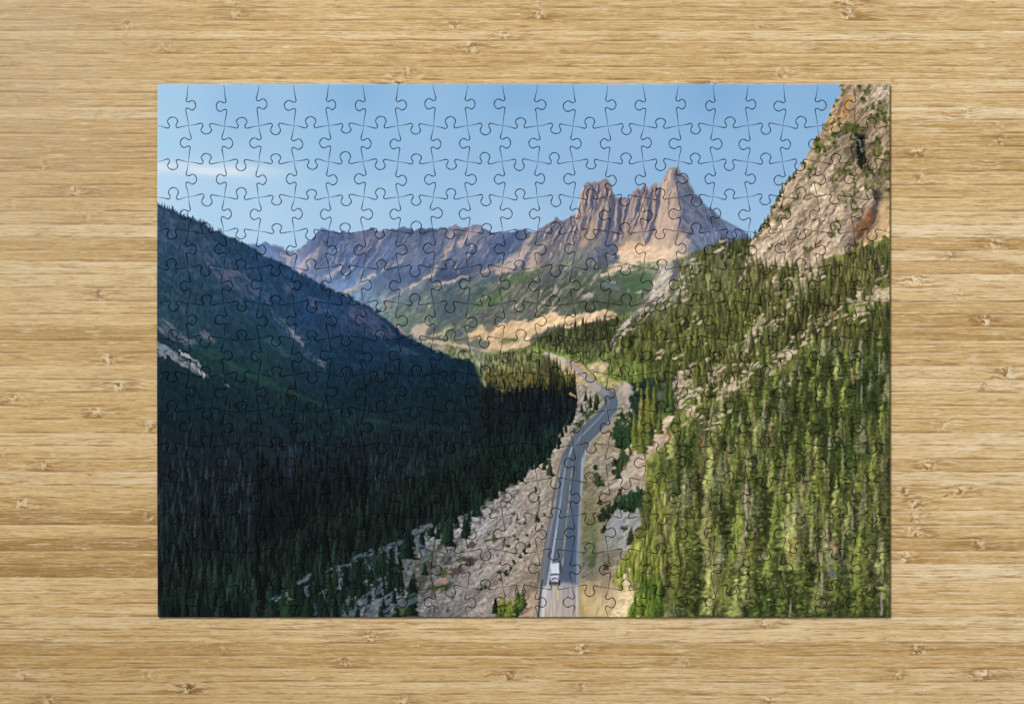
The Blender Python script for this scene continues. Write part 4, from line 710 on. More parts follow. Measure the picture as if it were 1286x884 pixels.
    # the broken spur below the peaks
    sp_=inpoly([(872,322),(880,336),(858,366),(836,392),(806,408),(776,440),(764,444),(770,424),(788,400),(802,380),(822,350),(838,330)])
    for i in range(230):
        x=r.uniform(764,880); y=r.uniform(322,444)
        if not sp_[1](x,y): continue
        l=r.uniform(3,13); a=math.radians(r.uniform(108,140)); k=r.rand()
        c=pick(r,[(186,176,164),(170,160,152),(200,188,172)]) if k<.5 else (pick(r,[(84,84,100),(96,92,98)]) if k<.72 else pick(r,[(84,92,54),(100,108,62)]))
        line([(x,y),(x+math.cos(a)*l,y+math.sin(a)*l)],[r.uniform(1.5,4.5),.8],c,r.uniform(.55,.95),.9,1.2,i)
    # dark shaded pocket right of the road bend with two sunny spires
    for q in range(150): dab(r.uniform(792,822),r.uniform(478,545)+0,r.uniform(1.5,4),r.uniform(2,5),pick(r,[(24,40,32),(30,48,34),(20,32,30),(36,56,36)]),.7,0,1.2,r)
    for q in range(120): dab(r.uniform(772,802),r.uniform(520,556)+(r.rand()-.5)*4,r.uniform(1.5,3.5),r.uniform(1.5,3.5),pick(r,[(26,52,32),(34,62,34),(44,72,40)]),.7,0,1.1,r)
    for q in range(70): dab(r.uniform(818,850),r.uniform(476,512),r.uniform(1.5,3.5),r.uniform(2,4),pick(r,[(34,50,36),(48,62,42),(60,76,44),(40,54,44)]),.6,0,1.2,r)
    patch([(826,490),(834,492),(832,502),(824,500)],(110,118,118),.5,1,1.5)
    for x,y,h,w,c in [(813,546,70,18,(120,126,54)),(805,548,62,15,(136,134,72)),(821,540,56,15,(108,116,52)),(798,566,40,14,(112,130,54)),(806,570,44,16,(104,120,48)),(815,560,44,16,(96,110,46)),(842,522,44,14,(84,108,48)),(836,512,30,10,(70,92,46)),(796,548,30,10,(112,122,50)),(828,545,30,12,(96,106,48))]: tree(x,y,h,w,c,.95,r)
    patch([(781,486),(786,480),(793,484),(790,494),(782,498)],(190,164,154),.8,1.5,1.2); dab(790,488,4,3,(150,156,158),.6,0,1)
    # upper right of road bright meadow trees
    forest(60,ins([(762,455),(800,470),(806,484),(785,480),(770,474)]),lambda x,y:8,lambda x,y,rr:pick(rr,[(120,140,62),(100,122,52),(140,152,80)]),.6,.8,51)
    # left fringe, yellow-green saplings
    forest(130,ins([(814,600),(818,660),(806,690),(790,700),(776,720),(772,728),(800,735),(810,745),(800,776),(830,776),(840,700),(835,600)]),lambda x,y:15,lambda x,y,rr:pick(rr,[(150,158,60),(130,144,54),(168,172,84),(110,128,48)]),.45,.75,52)
    forest(50,ins([(800,735),(810,745),(795,770),(785,778),(830,778),(830,740)]),lambda x,y:20,lambda x,y,rr:pick(rr,[(100,128,46),(120,142,50),(84,112,44)]),.55,.85,53)
    # grey snags and trunks
    for x,y,l,w,c,al in [(937,570,50,2.2,(158,148,130),.75),(936,610,66,3,(168,156,140),.8),(1028,440,22,1.4,(170,164,150),.5),(1027,470,40,1.4,(160,158,140),.45),(1082,440,66,2,(164,162,150),.6),(1104,443,26,2,(170,168,150),.5),(1110,510,56,2,(150,148,130),.5),(1041,525,50,2,(160,156,136),.5),(1040,575,40,2,(150,148,128),.5),(980,500,30,2,(164,156,136),.5),(1060,530,30,2,(156,150,130),.4),(1072,560,60,2.6,(158,154,140),.6),(1070,620,50,2.4,(156,150,134),.55),(1058,560,30,2,(156,150,130),.5),(1058,650,50,2.4,(150,144,130),.5),(1025,620,36,2.4,(150,146,130),.4),(1024,670,34,3,(140,122,104),.55),(1018,664,30,2.4,(148,134,116),.5),(1032,650,40,3,(90,70,56),.6),(1107,690,40,2,(160,156,140),.55),(1098,620,40,2,(156,154,140),.5),(1107,745,26,2.4,(170,166,156),.6),(992,750,28,2.6,(164,158,144),.65),(1032,716,30,2.4,(160,154,144),.6),(903,600,40,2,(148,142,126),.45),(838,575,30,2.4,(156,132,126),.55),(842,600,30,2.2,(156,140,134),.5),(880,540,60,3,(128,84,66),.5),(880,600,30,2.4,(110,80,64),.5),(913,545,36,3,(124,82,66),.5),(840,542,24,3,(128,84,66),.6),(832,640,30,3,(108,78,66),.45),(834,690,26,2,(120,96,80),.4),(904,690,20,2,(156,150,140),.4),(966,580,30,2,(150,140,120),.4),(952,560,26,2.4,(150,146,126),.4),(1000,610,30,2.4,(150,150,136),.4),(1112,560,30,3,(118,78,56),.4),(1109,625,22,4,(130,90,60),.5),(1084,600,50,3,(84,74,66),.4),(960,500,24,2.4,(164,150,130),.4),(874,745,14,2,(150,146,120),.3)]:
        p=[(x+r.uniform(-.7,.7),y+l*k/5) for k in range(6)]; line(p,[w*.5,w*.8,w,w,w,w],c,al,.8,.3,int(x+y),(4,.38))
    for x,y,w,h in [(880,553,4,8),(881,560,5,6),(995,680,8,18),(993,700,5,14),(841,546,4,8),(1047,575-180,3,3),(900,775,3,12)]:
        for q in range(14): dab(x+r.uniform(-.5,.5)*w,y+r.uniform(-.5,.5)*h,1.4,1.4,pick(r,[(150,104,56),(146,90,54),(134,110,56)]),.4,0,.8,r)
    patch([(1040,684),(1046,678),(1052,690),(1044,698)],(190,150,116),.5,2,1.5); patch([(1034,668),(1040,664),(1040,676)],(196,150,130),.6,1,1.2); patch([(1085,735),(1098,732),(1092,742)],(190,160,110),.5,1,1.5)
    dab(1045,720,6,4,(90,92,104),.6,0,1.5); dab(1030,700,2.5,8,(170,150,128),.5,0,1.4); dab(958,698,6,5,(150,140,126),.5,0,2)
def finish():
    global IMG
    # soften the forest a touch and pull the inks together
    b=(slice(int((300-Y0)*S),H),slice(int((760-X0)*S),W)); m=np.ones(IMG[b].shape[:2],f4)[...,None]
    e=ss(760,800,XX[b])[...,None]*ss(300,330,YY[b])[...,None]
    IMG[b]+= (blur(IMG[b],.6)-IMG[b])*e*.35
    g=IMG.mean(axis=2,keepdims=True); sky=(IMG[...,2:3]>200)
    IMG[:]=np.where(sky,IMG,g+(IMG-g)*.90)
    # green ink leans to olive in the sunlit wood
    q=ss(6,40,IMG[...,1]-IMG[...,2])*ss(-30,0,IMG[...,0]-IMG[...,1]+12)
    IMG[...,0]+=q*2; IMG[...,1]-=q*0
    IMG[b]*=(1+.08*e)
    d=ss(400,480,YY)*.65+.35; d=d*ss(100,60,IMG.mean(axis=2))*ss(720,600,XX)*ss(-4,10,IMG[...,2]-IMG[...,0])
    IMG[...,0]*=1-.30*d-.10*ss(480,400,YY)*d; IMG[...,1]*=1+.05*ss(480,400,YY)*d; IMG[...,1]*=1+.02*d; IMG[...,2]*=1-.05*d
    gl=IMG.mean(axis=2,keepdims=True); IMG[:]=IMG+(gl*np.array((1.02,1,1.02),f4)-IMG)*((.16+.34*ss(470,600,YY))*d)[...,None]
    low=(ss(560,700,YY)*ss(620,480,XX)*ss(90,50,IMG.mean(axis=2)))[...,None]; IMG*=1+.12*low
    m=(ss(330,300,YY)*ss(-20,10,IMG[...,0]-120)*ss(690,730,XX)*(XX<870))[...,None]   # rosy peaks
    IMG[:]=IMG*(1+(np.array((1.05,1.0,.95),f4)-1)*m*(IMG[...,2:3]<190))
    k=ss(470,520,XX)*ss(830,790,XX)*ss(325,350,YY)*ss(440,425,YY)*ss(0,14,165-IMG[...,0]); IMG[:]=IMG*(1-.13*k)[...,None]
    k=ss(372,392,XX)*ss(700,670,XX)*ss(282,290,YY)*ss(370,345,YY)*ss(0,16,150-IMG[...,0]); IMG[:]=IMG*(1-np.array((.12,.08,.06),f4)*k[...,None])
AREA_W=232.; FRM=1.0

# =====================================================================================
import bpy, bmesh
from mathutils import Vector
from mathutils.geometry import delaunay_2d_cdt
picture(); picture2(); picture3(); picture4(); finish()
IMG=blur(IMG,.25); IMG=np.clip(IMG+.4*(IMG-blur(IMG,1.6)),0,255)
U=0.0005                       # one picture unit = half a millimetre
T=0.0022                       # thickness of the pressed board
def wx(x): return (x-643.0)*U
def wy(y): return (442.0-y)*U
scene=bpy.context.scene
col=scene.collection
def tag(o,label=None,cat=None,kind=None):
    if label: o['label']=label
    if cat: o['category']=cat
    if kind: o['kind']=kind

# ---------------- node helpers
class NT:
    def __init__(s,name):
        s.m=bpy.data.materials.new(name); s.m.use_nodes=True; s.t=s.m.node_tree; s.n=s.t.nodes; s.b=s.n['Principled BSDF']
    def link(s,a,b): s.t.links.new(a,b)
    def put(s,sock,v):
        if isinstance(v,bpy.types.NodeSocket): s.link(v,sock)
        elif v is not None: sock.default_value=v
    def math(s,op,a,b=None,c=None,clamp=False):
        n=s.n.new('ShaderNodeMath'); n.operation=op; n.use_clamp=clamp
        s.put(n.inputs[0],a); s.put(n.inputs[1],b); s.put(n.inputs[2],c); return n.outputs[0]
    def attr(s,name,what='Fac'):
        n=s.n.new('ShaderNodeAttribute'); n.attribute_name=name; return n.outputs[what]
    def xyz(s,x,y,z):
        n=s.n.new('ShaderNodeCombineXYZ'); s.put(n.inputs[0],x); s.put(n.inputs[1],y); s.put(n.inputs[2],z); return n.outputs[0]
    def noise(s,v,scale=1.,detail=3.,rough=.55,dist=0.):
        n=s.n.new('ShaderNodeTexNoise'); s.put(n.inputs['Vector'],v); n.inputs['Scale'].default_value=scale; n.inputs['Detail'].default_value=detail
        n.inputs['Roughness'].default_value=rough; n.inputs['Distortion'].default_value=dist; return n.outputs['Fac']
    def ramp(s,v,lo,hi,a=0.,b=1.):
        n=s.n.new('ShaderNodeMapRange'); n.interpolation_type='SMOOTHSTEP'
        s.put(n.inputs['Value'],v); n.inputs['From Min'].default_value=lo; n.inputs['From Max'].default_value=hi
        n.inputs['To Min'].default_value=a; n.inputs['To Max'].default_value=b; return n.outputs['Result']
    def mix(s,f,a,b,mode='MIX'):
        n=s.n.new('ShaderNodeMix'); n.data_type='RGBA'; n.blend_type=mode
        s.put(n.inputs[0],f); s.put(n.inputs[6],a); s.put(n.inputs[7],b); return n.outputs[2]
def lin(c):
    r=[]
    for v in c:
        v/=255.; r.append(v/12.92 if v<=.04045 else ((v+.055)/1.055)**2.4)
    return tuple(r)
def rgb(*c): return lin(c)+(1.,)

# ---------------- bamboo tabletop: laminated strips, each strip a row of faces that carry its own grain values
def bamboo_material():
    k=NT('bamboo')
    tc=k.n.new('ShaderNodeTexCoord'); sp=k.n.new('ShaderNodeSeparateXYZ'); k.link(tc.outputs['Object'],sp.inputs[0])
    X=k.math('MULTIPLY',sp.outputs[0],1/U); Y=k.math('MULTIPLY',sp.outputs[1],1/U)
    sid=k.attr('strip_id'); tone=k.attr('strip_tone'); v=k.attr('strip_v'); kx=k.attr('knot_x'); ks=k.attr('knot_strength')
    Z=k.math('MULTIPLY',sid,37.0)
    k2=k.math('MULTIPLY',kx,kx)
    vw=k.noise(k.xyz(k.math('MULTIPLY',X,.010),k.math('MULTIPLY',Y,.013),5.1),1,2)
    v=k.math('ADD',v,k.math('MULTIPLY',k.math('SUBTRACT',vw,.5),.28))
    ed=k.math('MULTIPLY',k.math('SUBTRACT',.5,k.math('ABSOLUTE',k.math('SUBTRACT',v,.5))),16.)
    near=k.math('MULTIPLY',k.math('MULTIPLY',k.math('EXPONENT',k.math('MULTIPLY',k2,-1/60.)),ks),k.ramp(ed,0.,3.))      # close to the knuckle
    wide=k.math('MULTIPLY',k.math('EXPONENT',k.math('MULTIPLY',k2,-1/1500.)),ks)
    bend=k.noise(k.xyz(k.math('MULTIPLY',X,.05),k.math('MULTIPLY',Y,.09),Z),1,2)
    Yb=k.math('ADD',Y,k.math('MULTIPLY',k.math('SUBTRACT',bend,.5),k.math('MULTIPLY_ADD',wide,11.,2.)))
    wob=k.noise(k.xyz(k.math('MULTIPLY',X,.006),k.math('MULTIPLY',Y,.012),3.3),1,2)
    Yw=k.math('ADD',Yb,k.math('MULTIPLY',k.math('SUBTRACT',wob,.5),5.))
    fib=k.noise(k.xyz(k.math('MULTIPLY',X,.018),k.math('MULTIPLY',Yw,.5),Z),1,6,.72)
    med=k.noise(k.xyz(k.math('MULTIPLY',X,.006),k.math('MULTIPLY',Yw,.2),Z),1,4,.6)
    st=k.noise(k.xyz(k.math('MULTIPLY',X,.008),k.math('MULTIPLY',Yw,.42),k.math('ADD',Z,11.)),1,3,.5)
    broad=k.noise(k.xyz(k.math('MULTIPLY',X,.004),k.math('MULTIPLY',Y,.004),1.7),1,2)
    dot=k.noise(k.xyz(X,Y,0.),.8,2,.6)
    f=k.math('ADD',k.math('MULTIPLY_ADD',fib,1.25,-.625),k.math('MULTIPLY_ADD',med,.9,-.45))
    f=k.math('ADD',f,k.math('MULTIPLY_ADD',tone,1.25,-.12)); f=k.math('ADD',f,k.math('MULTIPLY_ADD',dot,.16,-.08),clamp=True)
    r=k.n.new('ShaderNodeValToRGB'); k.link(f,r.inputs[0]); e=r.color_ramp.elements
    e[0].position=0.; e[0].color=rgb(148,114,64); e[1].position=1.; e[1].color=rgb(226,208,176)
    for p,c in ((.25,(181,148,95)),(.5,(203,172,119)),(.75,(217,191,144))): q=e.new(p); q.color=rgb(*c)
    c=r.outputs[0]
    # warm / grey drift over the board
    c=k.mix(k.ramp(broad,.35,.65,0.,.5),c,k.mix(.55,c,rgb(196,160,100)))
    # dark resin streaks
    s1=k.math('MULTIPLY',k.ramp(st,.57,.72),k.ramp(med,.35,.6,.95,.3))
    c=k.mix(k.math('MULTIPLY',s1,.8),c,rgb(148,104,44))
    # hair-thin grain lines: contours of the stretched noise
    l1=k.noise(k.xyz(k.math('MULTIPLY',X,.0075),k.math('MULTIPLY',Yw,.28),k.math('ADD',Z,3.)),1,3,.5)
    l2=k.noise(k.xyz(k.math('MULTIPLY',X,.012),k.math('MULTIPLY',Yw,.42),k.math('ADD',Z,7.)),1,2,.5)
    sp1=k.noise(k.xyz(k.math('MULTIPLY',X,.10),k.math('MULTIPLY',Y,.85),Z),1,3,.65)
    gate=k.noise(k.xyz(k.math('MULTIPLY',X,.016),k.math('MULTIPLY',Y,.11),k.math('ADD',Z,15.)),1,2)
    c=k.mix(k.math('MULTIPLY',k.ramp(k.math('ABSOLUTE',k.math('SUBTRACT',l1,.47)),.03,.0),k.ramp(gate,.38,.58,0.,.95)),c,rgb(146,104,48))
    c=k.mix(k.math('MULTIPLY',k.ramp(k.math('ABSOLUTE',k.math('SUBTRACT',l2,.55)),.04,.0),k.ramp(gate,.62,.42,0.,.8)),c,rgb(158,122,70))
    c=k.mix(k.math('MULTIPLY',k.ramp(k.math('ABSOLUTE',k.math('SUBTRACT',l2,.42)),.03,.0),k.ramp(gate,.42,.58,0.,.85)),c,rgb(232,214,178))
    c=k.mix(k.ramp(sp1,.46,.30,0.,.6),c,rgb(154,118,66)); c=k.mix(k.ramp(sp1,.55,.72,0.,.6),c,rgb(230,212,176))
    # brown smudges beside the knuckles
    sm=k.noise(k.xyz(k.math('MULTIPLY',X,.035),k.math('MULTIPLY',Yw,.3),k.math('ADD',Z,5.)),1,3)
    c=k.mix(k.math('MULTIPLY',k.math('MULTIPLY',wide,k.ramp(sm,.46,.60)),.85),c,rgb(140,100,48))
    # knuckle crescents
    kn=k.noise(k.xyz(k.math('MULTIPLY',X,.17),k.math('MULTIPLY',Y,.17),Z),1,3,.6,.4)
    c=k.mix(k.math('MULTIPLY',near,k.ramp(kn,.52,.60)),c,rgb(128,92,50))
    c=k.mix(k.math('MULTIPLY',k.math('MULTIPLY',near,k.ramp(kn,.50,.40)),.8),c,rgb(228,212,180))
    # glue lines between strips
    ew=k.noise(k.xyz(k.math('MULTIPLY',X,.018),k.math('MULTIPLY',Y,.035),9.),1,3)
    edge=k.math('MULTIPLY',k.ramp(k.math('ADD',ed,k.math('MULTIPLY_ADD',ew,-4.,1.7)),1.05,.2),k.ramp(ew,.40,.60,.05,1.))
    c=k.mix(k.math('MULTIPLY',edge,.6),c,rgb(138,98,46))
    hl=k.math('MULTIPLY',k.ramp(k.math('ABSOLUTE',k.math('SUBTRACT',k.math('MULTIPLY',v,16.),2.)),1.3,.2),k.ramp(ew,.36,.56))
    c=k.mix(k.math('MULTIPLY',hl,.35),c,rgb(230,214,184))
    c=k.mix(k.ramp(X,150.,560.,0.,.85),c,k.mix(1.,c,(1.12,1.13,1.18,1.),'MULTIPLY'))  # stronger light on the right side, painted into the bamboo colour
    # patchy grey over the upper left: dimmer light there, painted into the colour
    wr=k.noise(k.xyz(k.math('MULTIPLY',X,.03),k.math('MULTIPLY',Y,.05),21.),1,4)
    wl=k.math('MULTIPLY',k.ramp(X,-330.,-640.),k.ramp(Y,-120.,380.))
    c=k.mix(k.math('MULTIPLY',wl,k.ramp(wr,.35,.7,.25,.6)),c,rgb(182,164,136))
    c=k.mix(k.ramp(X,-100.,-560.,0.,.9),c,k.mix(1.,c,(.86,.84,.79,1.),'MULTIPLY'))  # light falling off towards the left, put into the colour
    c=k.mix(k.math('MULTIPLY',k.math('MULTIPLY',k.ramp(Y,-250.,-442.),k.ramp(X,-650.,300.,1.,.4)),.7),c,k.mix(1.,c,(.80,.77,.72,1.),'MULTIPLY'))  # painted vignette: lower edge darkened, most at the left
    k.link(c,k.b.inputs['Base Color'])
    k.link(k.ramp(fib,.3,.7,.42,.58),k.b.inputs['Roughness']); k.b.inputs['Specular IOR Level'].default_value=.3
    bp=k.n.new('ShaderNodeBump'); bp.inputs['Strength'].default_value=.5; bp.inputs['Distance'].default_value=.0003
    h=k.math('ADD',k.math('MULTIPLY',fib,.6),k.math('MULTIPLY',near,kn)); h=k.math('SUBTRACT',h,k.math('MULTIPLY',edge,.5))
    k.link(h,bp.inputs['Height']); k.link(bp.outputs[0],k.b.inputs['Normal'])
    return k.m
BND=[-8,9,25,38,50,67,83,99,116,134,150,167,184,199,215,232,248,265,282,298,314,328,344,361,378,394,410,427,443,459,476,492,510,526,543,559,576,592,609,625,641,659,676,691,708,725,742,758,774,790,807,823,839,856,872,888]
KNOTS=[(292,6,.8),(296,20,.8),(160,36,.8),(206,57,.7),(20,74,.9),(66,100,.7),(20,127,.9),(118,137,.5),(54,205,.8),(94,237,1),(16,255,.6),(108,275,.5),(192,355,.9),(122,370,.7),(135,455,.9),(148,485,1),(16,500,.9),(120,518,.9),(188,535,.7),(0,568,.7),(56,582,.8),(32,600,.9),(26,632,1),(188,648,1),
 (480,73,.9),(510,88,.9),(498,102,.9),(570,32,.7),(592,58,.9),(634,46,.7),(676,6,1),(678,20,1),(955,35,.9),(912,70,.8),(894,102,.9),(1063,8,1),(1065,20,1),(1118,44,.8),(1018,56,.8),(984,88,1),
 (1215,139,.9),(1257,158,1),(1257,172,.7),(1155,187,.9),(1155,221,1),(1252,302,.9),(1195,318,1),(1151,351,.9),(1206,367,1),(1238,401,1),(1223,450,.9),(1266,466,1),(1235,482,.8),(1182,533,1),(1166,583,.9),(1135,612,.9),(1207,624,.8),(1150,640,.9),(1150,655,.9),(1150,668,.9),(1230,690,1),(1138,705,.9),
 (28,850,.9),(186,845,.8),(235,858,1),(282,812,1),(60,880,.7),(464,790,1),(432,830,.9),(640,842,.9),(505,876,.8),(732,810,.9),(860,826,1),(960,783,.8),(732,860,.9),(966,876,.8),(1155,808,1),(1128,840,.9),(1236,854,1),(1232,884,.6)]
def tabletop():
    r=random.Random(8)
    ys=[-8-16.4*k for k in range(18,0,-1)]+BND+[888+16.4*k for k in range(1,19)]
    xa,xb=-420.,1706.
    kn={}
    def row(y):
        for i in range(len(ys)-1):
            if ys[i]<=y<ys[i+1]: return i
    for (x,y,s) in KNOTS: kn.setdefault(row(y),[]).append((x,s*r.choice((.35,.6,.8,1.,1.1))))
    V=[];F=[];A={n:[] for n in ('strip_id','strip_tone','strip_v','knot_x','knot_strength')}
    for i in range(len(ys)-1):
        sid=r.random()*9; tone=r.random()*.55+.25
        tl=None
        for (a_,b_,t_) in ((641,659,.2),(676,692,.12),(708,726,.14),(692,708,.3),(328,345,.75),(760,775,.6),(314,329,.5),(200,216,.35),(380,412,.6)):
            if a_-2<=ys[i]<b_-6: tl=t_
        ks=sorted(kn.get(i,[]))
        if ks: tone=tone*.8+.1
        xs=[k[0] for k in ks]
        for x in (xa+r.uniform(20,150),r.uniform(300,1000),xb-r.uniform(20,150)):      # knuckles nobody sees in the middle, under the puzzle, and outside
            inside=198<x<1116 and 106<ys[i]<760
            if (x<-10 or x>1300 or inside or ys[i]<-20 or ys[i]>890) and all(abs(x-q)>90 for q in xs): ks.append((x,.9)); xs.append(x)
        ks.sort()
        if not ks: ks=[(xa-500,0.)]
        cuts=[xa]+[(ks[q][0]+ks[q+1][0])/2 for q in range(len(ks)-1)]+[xb]
        for q,(kx0,s) in enumerate(ks):
            a,b=cuts[q],cuts[q+1]; n=len(V)
            V+=[(wx(a),wy(ys[i]),0),(wx(a),wy(ys[i+1]),0),(wx(b),wy(ys[i+1]),0),(wx(b),wy(ys[i]),0)]
            F.append((n,n+1,n+2,n+3))
            A['strip_id']+=[sid]*4; A['strip_tone']+=[tl if (tl is not None and a<300) else tone]*4; A['strip_v']+=[0,1,1,0]; A['knot_x']+=[a-kx0,a-kx0,b-kx0,b-kx0]; A['knot_strength']+=[s]*4
    # body of the board below the face (30 mm thick, eased edge left to the side faces)
    x0,x1,y0,y1=wx(xa),wx(xb),wy(ys[-1]),wy(ys[0]); n=len(V); t=-.03
    V+=[(x0,y0,0),(x1,y0,0),(x1,y1,0),(x0,y1,0),(x0,y0,t),(x1,y0,t),(x1,y1,t),(x0,y1,t)]
    F+=[(n,n+4,n+5,n+1),(n+1,n+5,n+6,n+2),(n+2,n+6,n+7,n+3),(n+3,n+7,n+4,n),(n+4,n+7,n+6,n+5)]
    for a in A: A[a]+=[0.5 if a!='knot_strength' else 0.]*8
    me=bpy.data.meshes.new('bamboo_tabletop'); me.from_pydata(V,[],F)
    for a in A:
        at=me.attributes.new(a,'FLOAT','POINT'); at.data.foreach_set('value',A[a])
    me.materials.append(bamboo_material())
    o=bpy.data.objects.new('bamboo_tabletop',me); col.objects.link(o)
    tag(o,'pale bamboo tabletop of narrow horizontal strips with brown knuckle marks','tabletop')
    return o
import random
tabletop()

# ---------------- the jigsaw
NX=[198,236.7,281.5,325,369.3,413,456.5,500.3,544,587.6,631.3,675.4,719.4,763.7,808.2,852,895.4,939.4,983.7,1026.8,1072,1117.4]
NY=[106.2,158.3,203.2,247.8,290.8,336,380.9,425,470.3,515,559.2,603,647.6,692.2,737.8,774.6]
NC=len(NX)-1; NR=len(NY)-1
rj=np.random.RandomState(21)
node={}
for j in range(NR+1):
    for i in range(NC+1):
        dx=0 if i in(0,NC) else rj.uniform(-.6,.6)+(.8 if (i+j)%2 else -.6)*.3; dy=0 if j in(0,NR) else rj.uniform(-.5,.5)
        bow=0
        if i==0: dx=-.9*math.sin(math.pi*min(1,max(0,(j-.5)/14)))       # the left edge bows out a hair
        node[i,j]=(NX[i]+dx,NY[j]+dy)
KNOB=[(-10,-2.3),(-8,-2.8),(-6.2,-3.0),(-4.9,-2.3),(-4.2,-.7),(-4.5,1.0),(-5.6,2.8),(-6.5,4.8),(-6.4,6.8),(-5.0,8.7),(-3.0,10.2),(-.8,11.0),(1.8,10.8),(4.3,9.5),(6.1,7.3),(6.5,5.0),(5.6,2.9),(4.5,1.0),(4.2,-.7),(4.9,-2.2),(6.2,-2.8),(8,-2.6),(10,-2.2)]
def cr(P,n):
    out=[]; m=len(P)
    for i in range(m-1):
        p0=P[max(i-1,0)];p1=P[i];p2=P[i+1];p3=P[min(i+2,m-1)]
        for k in range(n):
            t=k/n; out.append(tuple(.5*((2*p1[a])+(-p0[a]+p2[a])*t+(2*p0[a]-5*p1[a]+4*p2[a]-p3[a])*t*t+(-p0[a]+3*p1[a]-3*p2[a]+p3[a])*t**3) for a in (0,1)))
    out.append(P[-1]); return out
def cut(a,b,side):
    """curve from a to b; the knob bulges to `side` (+1 = left of the travel direction in screen space)"""
    L=math.hypot(b[0]-a[0],b[1]-a[1]); ux,uy=(b[0]-a[0])/L,(b[1]-a[1])/L; nx,ny=uy*side,-ux*side
    c=L*rj.uniform(.475,.53); sc=rj.uniform(.94,1.04); an=rj.uniform(-.07,.07); sk=rj.uniform(.85,1.1)
    P=[(0,0),(c*.30-1,-.75)]+[(c+(s*math.cos(an)-h*math.sin(an))*sc*.98,(h*math.cos(an)+s*math.sin(an))*(sc*sk if h>0 else 1)) for s,h in KNOB]+[(L-(L-c)*.30+1,-.7),(L,0)]
    P=[p for i,p in enumerate(P) if i in(0,len(P)-1) or 1.0<p[0]<L-1.0]
    Q=cr(P,2)
    pts=[(a[0]+ux*s+nx*h,a[1]+uy*s+ny*h) for s,h in Q]
    g=[]; n=len(pts)
    for i in range(n):
        t=i/(n-1); e=min(t,1-t)
        g.append(.10+.36*min(1,e/.09)**1.2*(1+.25*math.sin(i*.7+a[0])))
    return pts,g
VC={};HC={}
for j in range(NR):
    for i in range(1,NC): VC[i,j]=cut(node[i,j],node[i,j+1],1 if (i+j)%2==1 else -1)     # downwards; left of travel = right on screen
for j in range(1,NR):
    for i in range(NC): HC[i,j]=cut(node[i,j],node[i+1,j],1 if (i+j)%2==1 else -1)       # rightwards; left of travel = up
def straight(a,b,n=30): return [(a[0]+(b[0]-a[0])*k/n,a[1]+(b[1]-a[1])*k/n) for k in range(n+1)],[0.0]*(n+1)
def rev(e): return e[0][::-1],e[1][::-1]
def outline(i,j):
    n=node
    top=straight(n[i,0],n[i+1,0]) if j==0 else HC[i,j]
    rig=straight(n[NC,j],n[NC,j+1]) if i==NC-1 else VC[i+1,j]
    bot=straight(n[i,NR],n[i+1,NR]) if j==NR-1 else HC[i,j+1]
    lef=straight(n[0,j],n[0,j+1]) if i==0 else VC[i,j]
    P=[];G=[]
    for e in (top,rig,rev(bot),rev(lef)): P+=e[0][:-1]; G+=e[1][:-1]
    return np.array(P),np.array(G)
def inset(P,d):
    a=np.roll(P,1,0); b=np.roll(P,-1,0)
    e1=P-a; e2=b-P; e1/=np.linalg.norm(e1,axis=1)[:,None]+1e-9; e2/=np.linalg.norm(e2,axis=1)[:,None]+1e-9
    n1=np.stack([-e1[:,1],e1[:,0]],1); n2=np.stack([-e2[:,1],e2[:,0]],1)      # clockwise on screen: inward normal
    n=n1+n2; l=np.linalg.norm(n,axis=1)[:,None]; n/=l+1e-9
    k=1/np.clip((n*n1).sum(1),.6,1)
    return P+n*(d*k)[:,None]
def inside_mask(P,x,y):
    c=np.zeros(x.shape,bool); n=len(P)
    for q in range(n):
        x1,y1=P[q]; x2,y2=P[(q+1)%n]
        if y1==y2: continue
        k=((y1>y)!=(y2>y))
        c^=k&(x<(x2-x1)*(y-y1)/(y2-y1)+x1)
    return c
IML=np.clip(IMG/255.,0,1); IML=np.where(IML<=.04045,IML/12.92,((IML+.055)/1.055)**2.4).astype(f4)
def sample(x,y):
    u=np.clip((np.asarray(x)-X0)*S-.5,0,W-1.01); v=np.clip((np.asarray(y)-Y0)*S-.5,0,H-1.01); i=u.astype(int); j=v.astype(int); fu=(u-i)[:,None]; fv=(v-j)[:,None]
    return (IML[j,i]*(1-fu)+IML[j,i+1]*fu)*(1-fv)+(IML[j+1,i]*(1-fu)+IML[j+1,i+1]*fu)*fv
GS=1.05; BV=.75
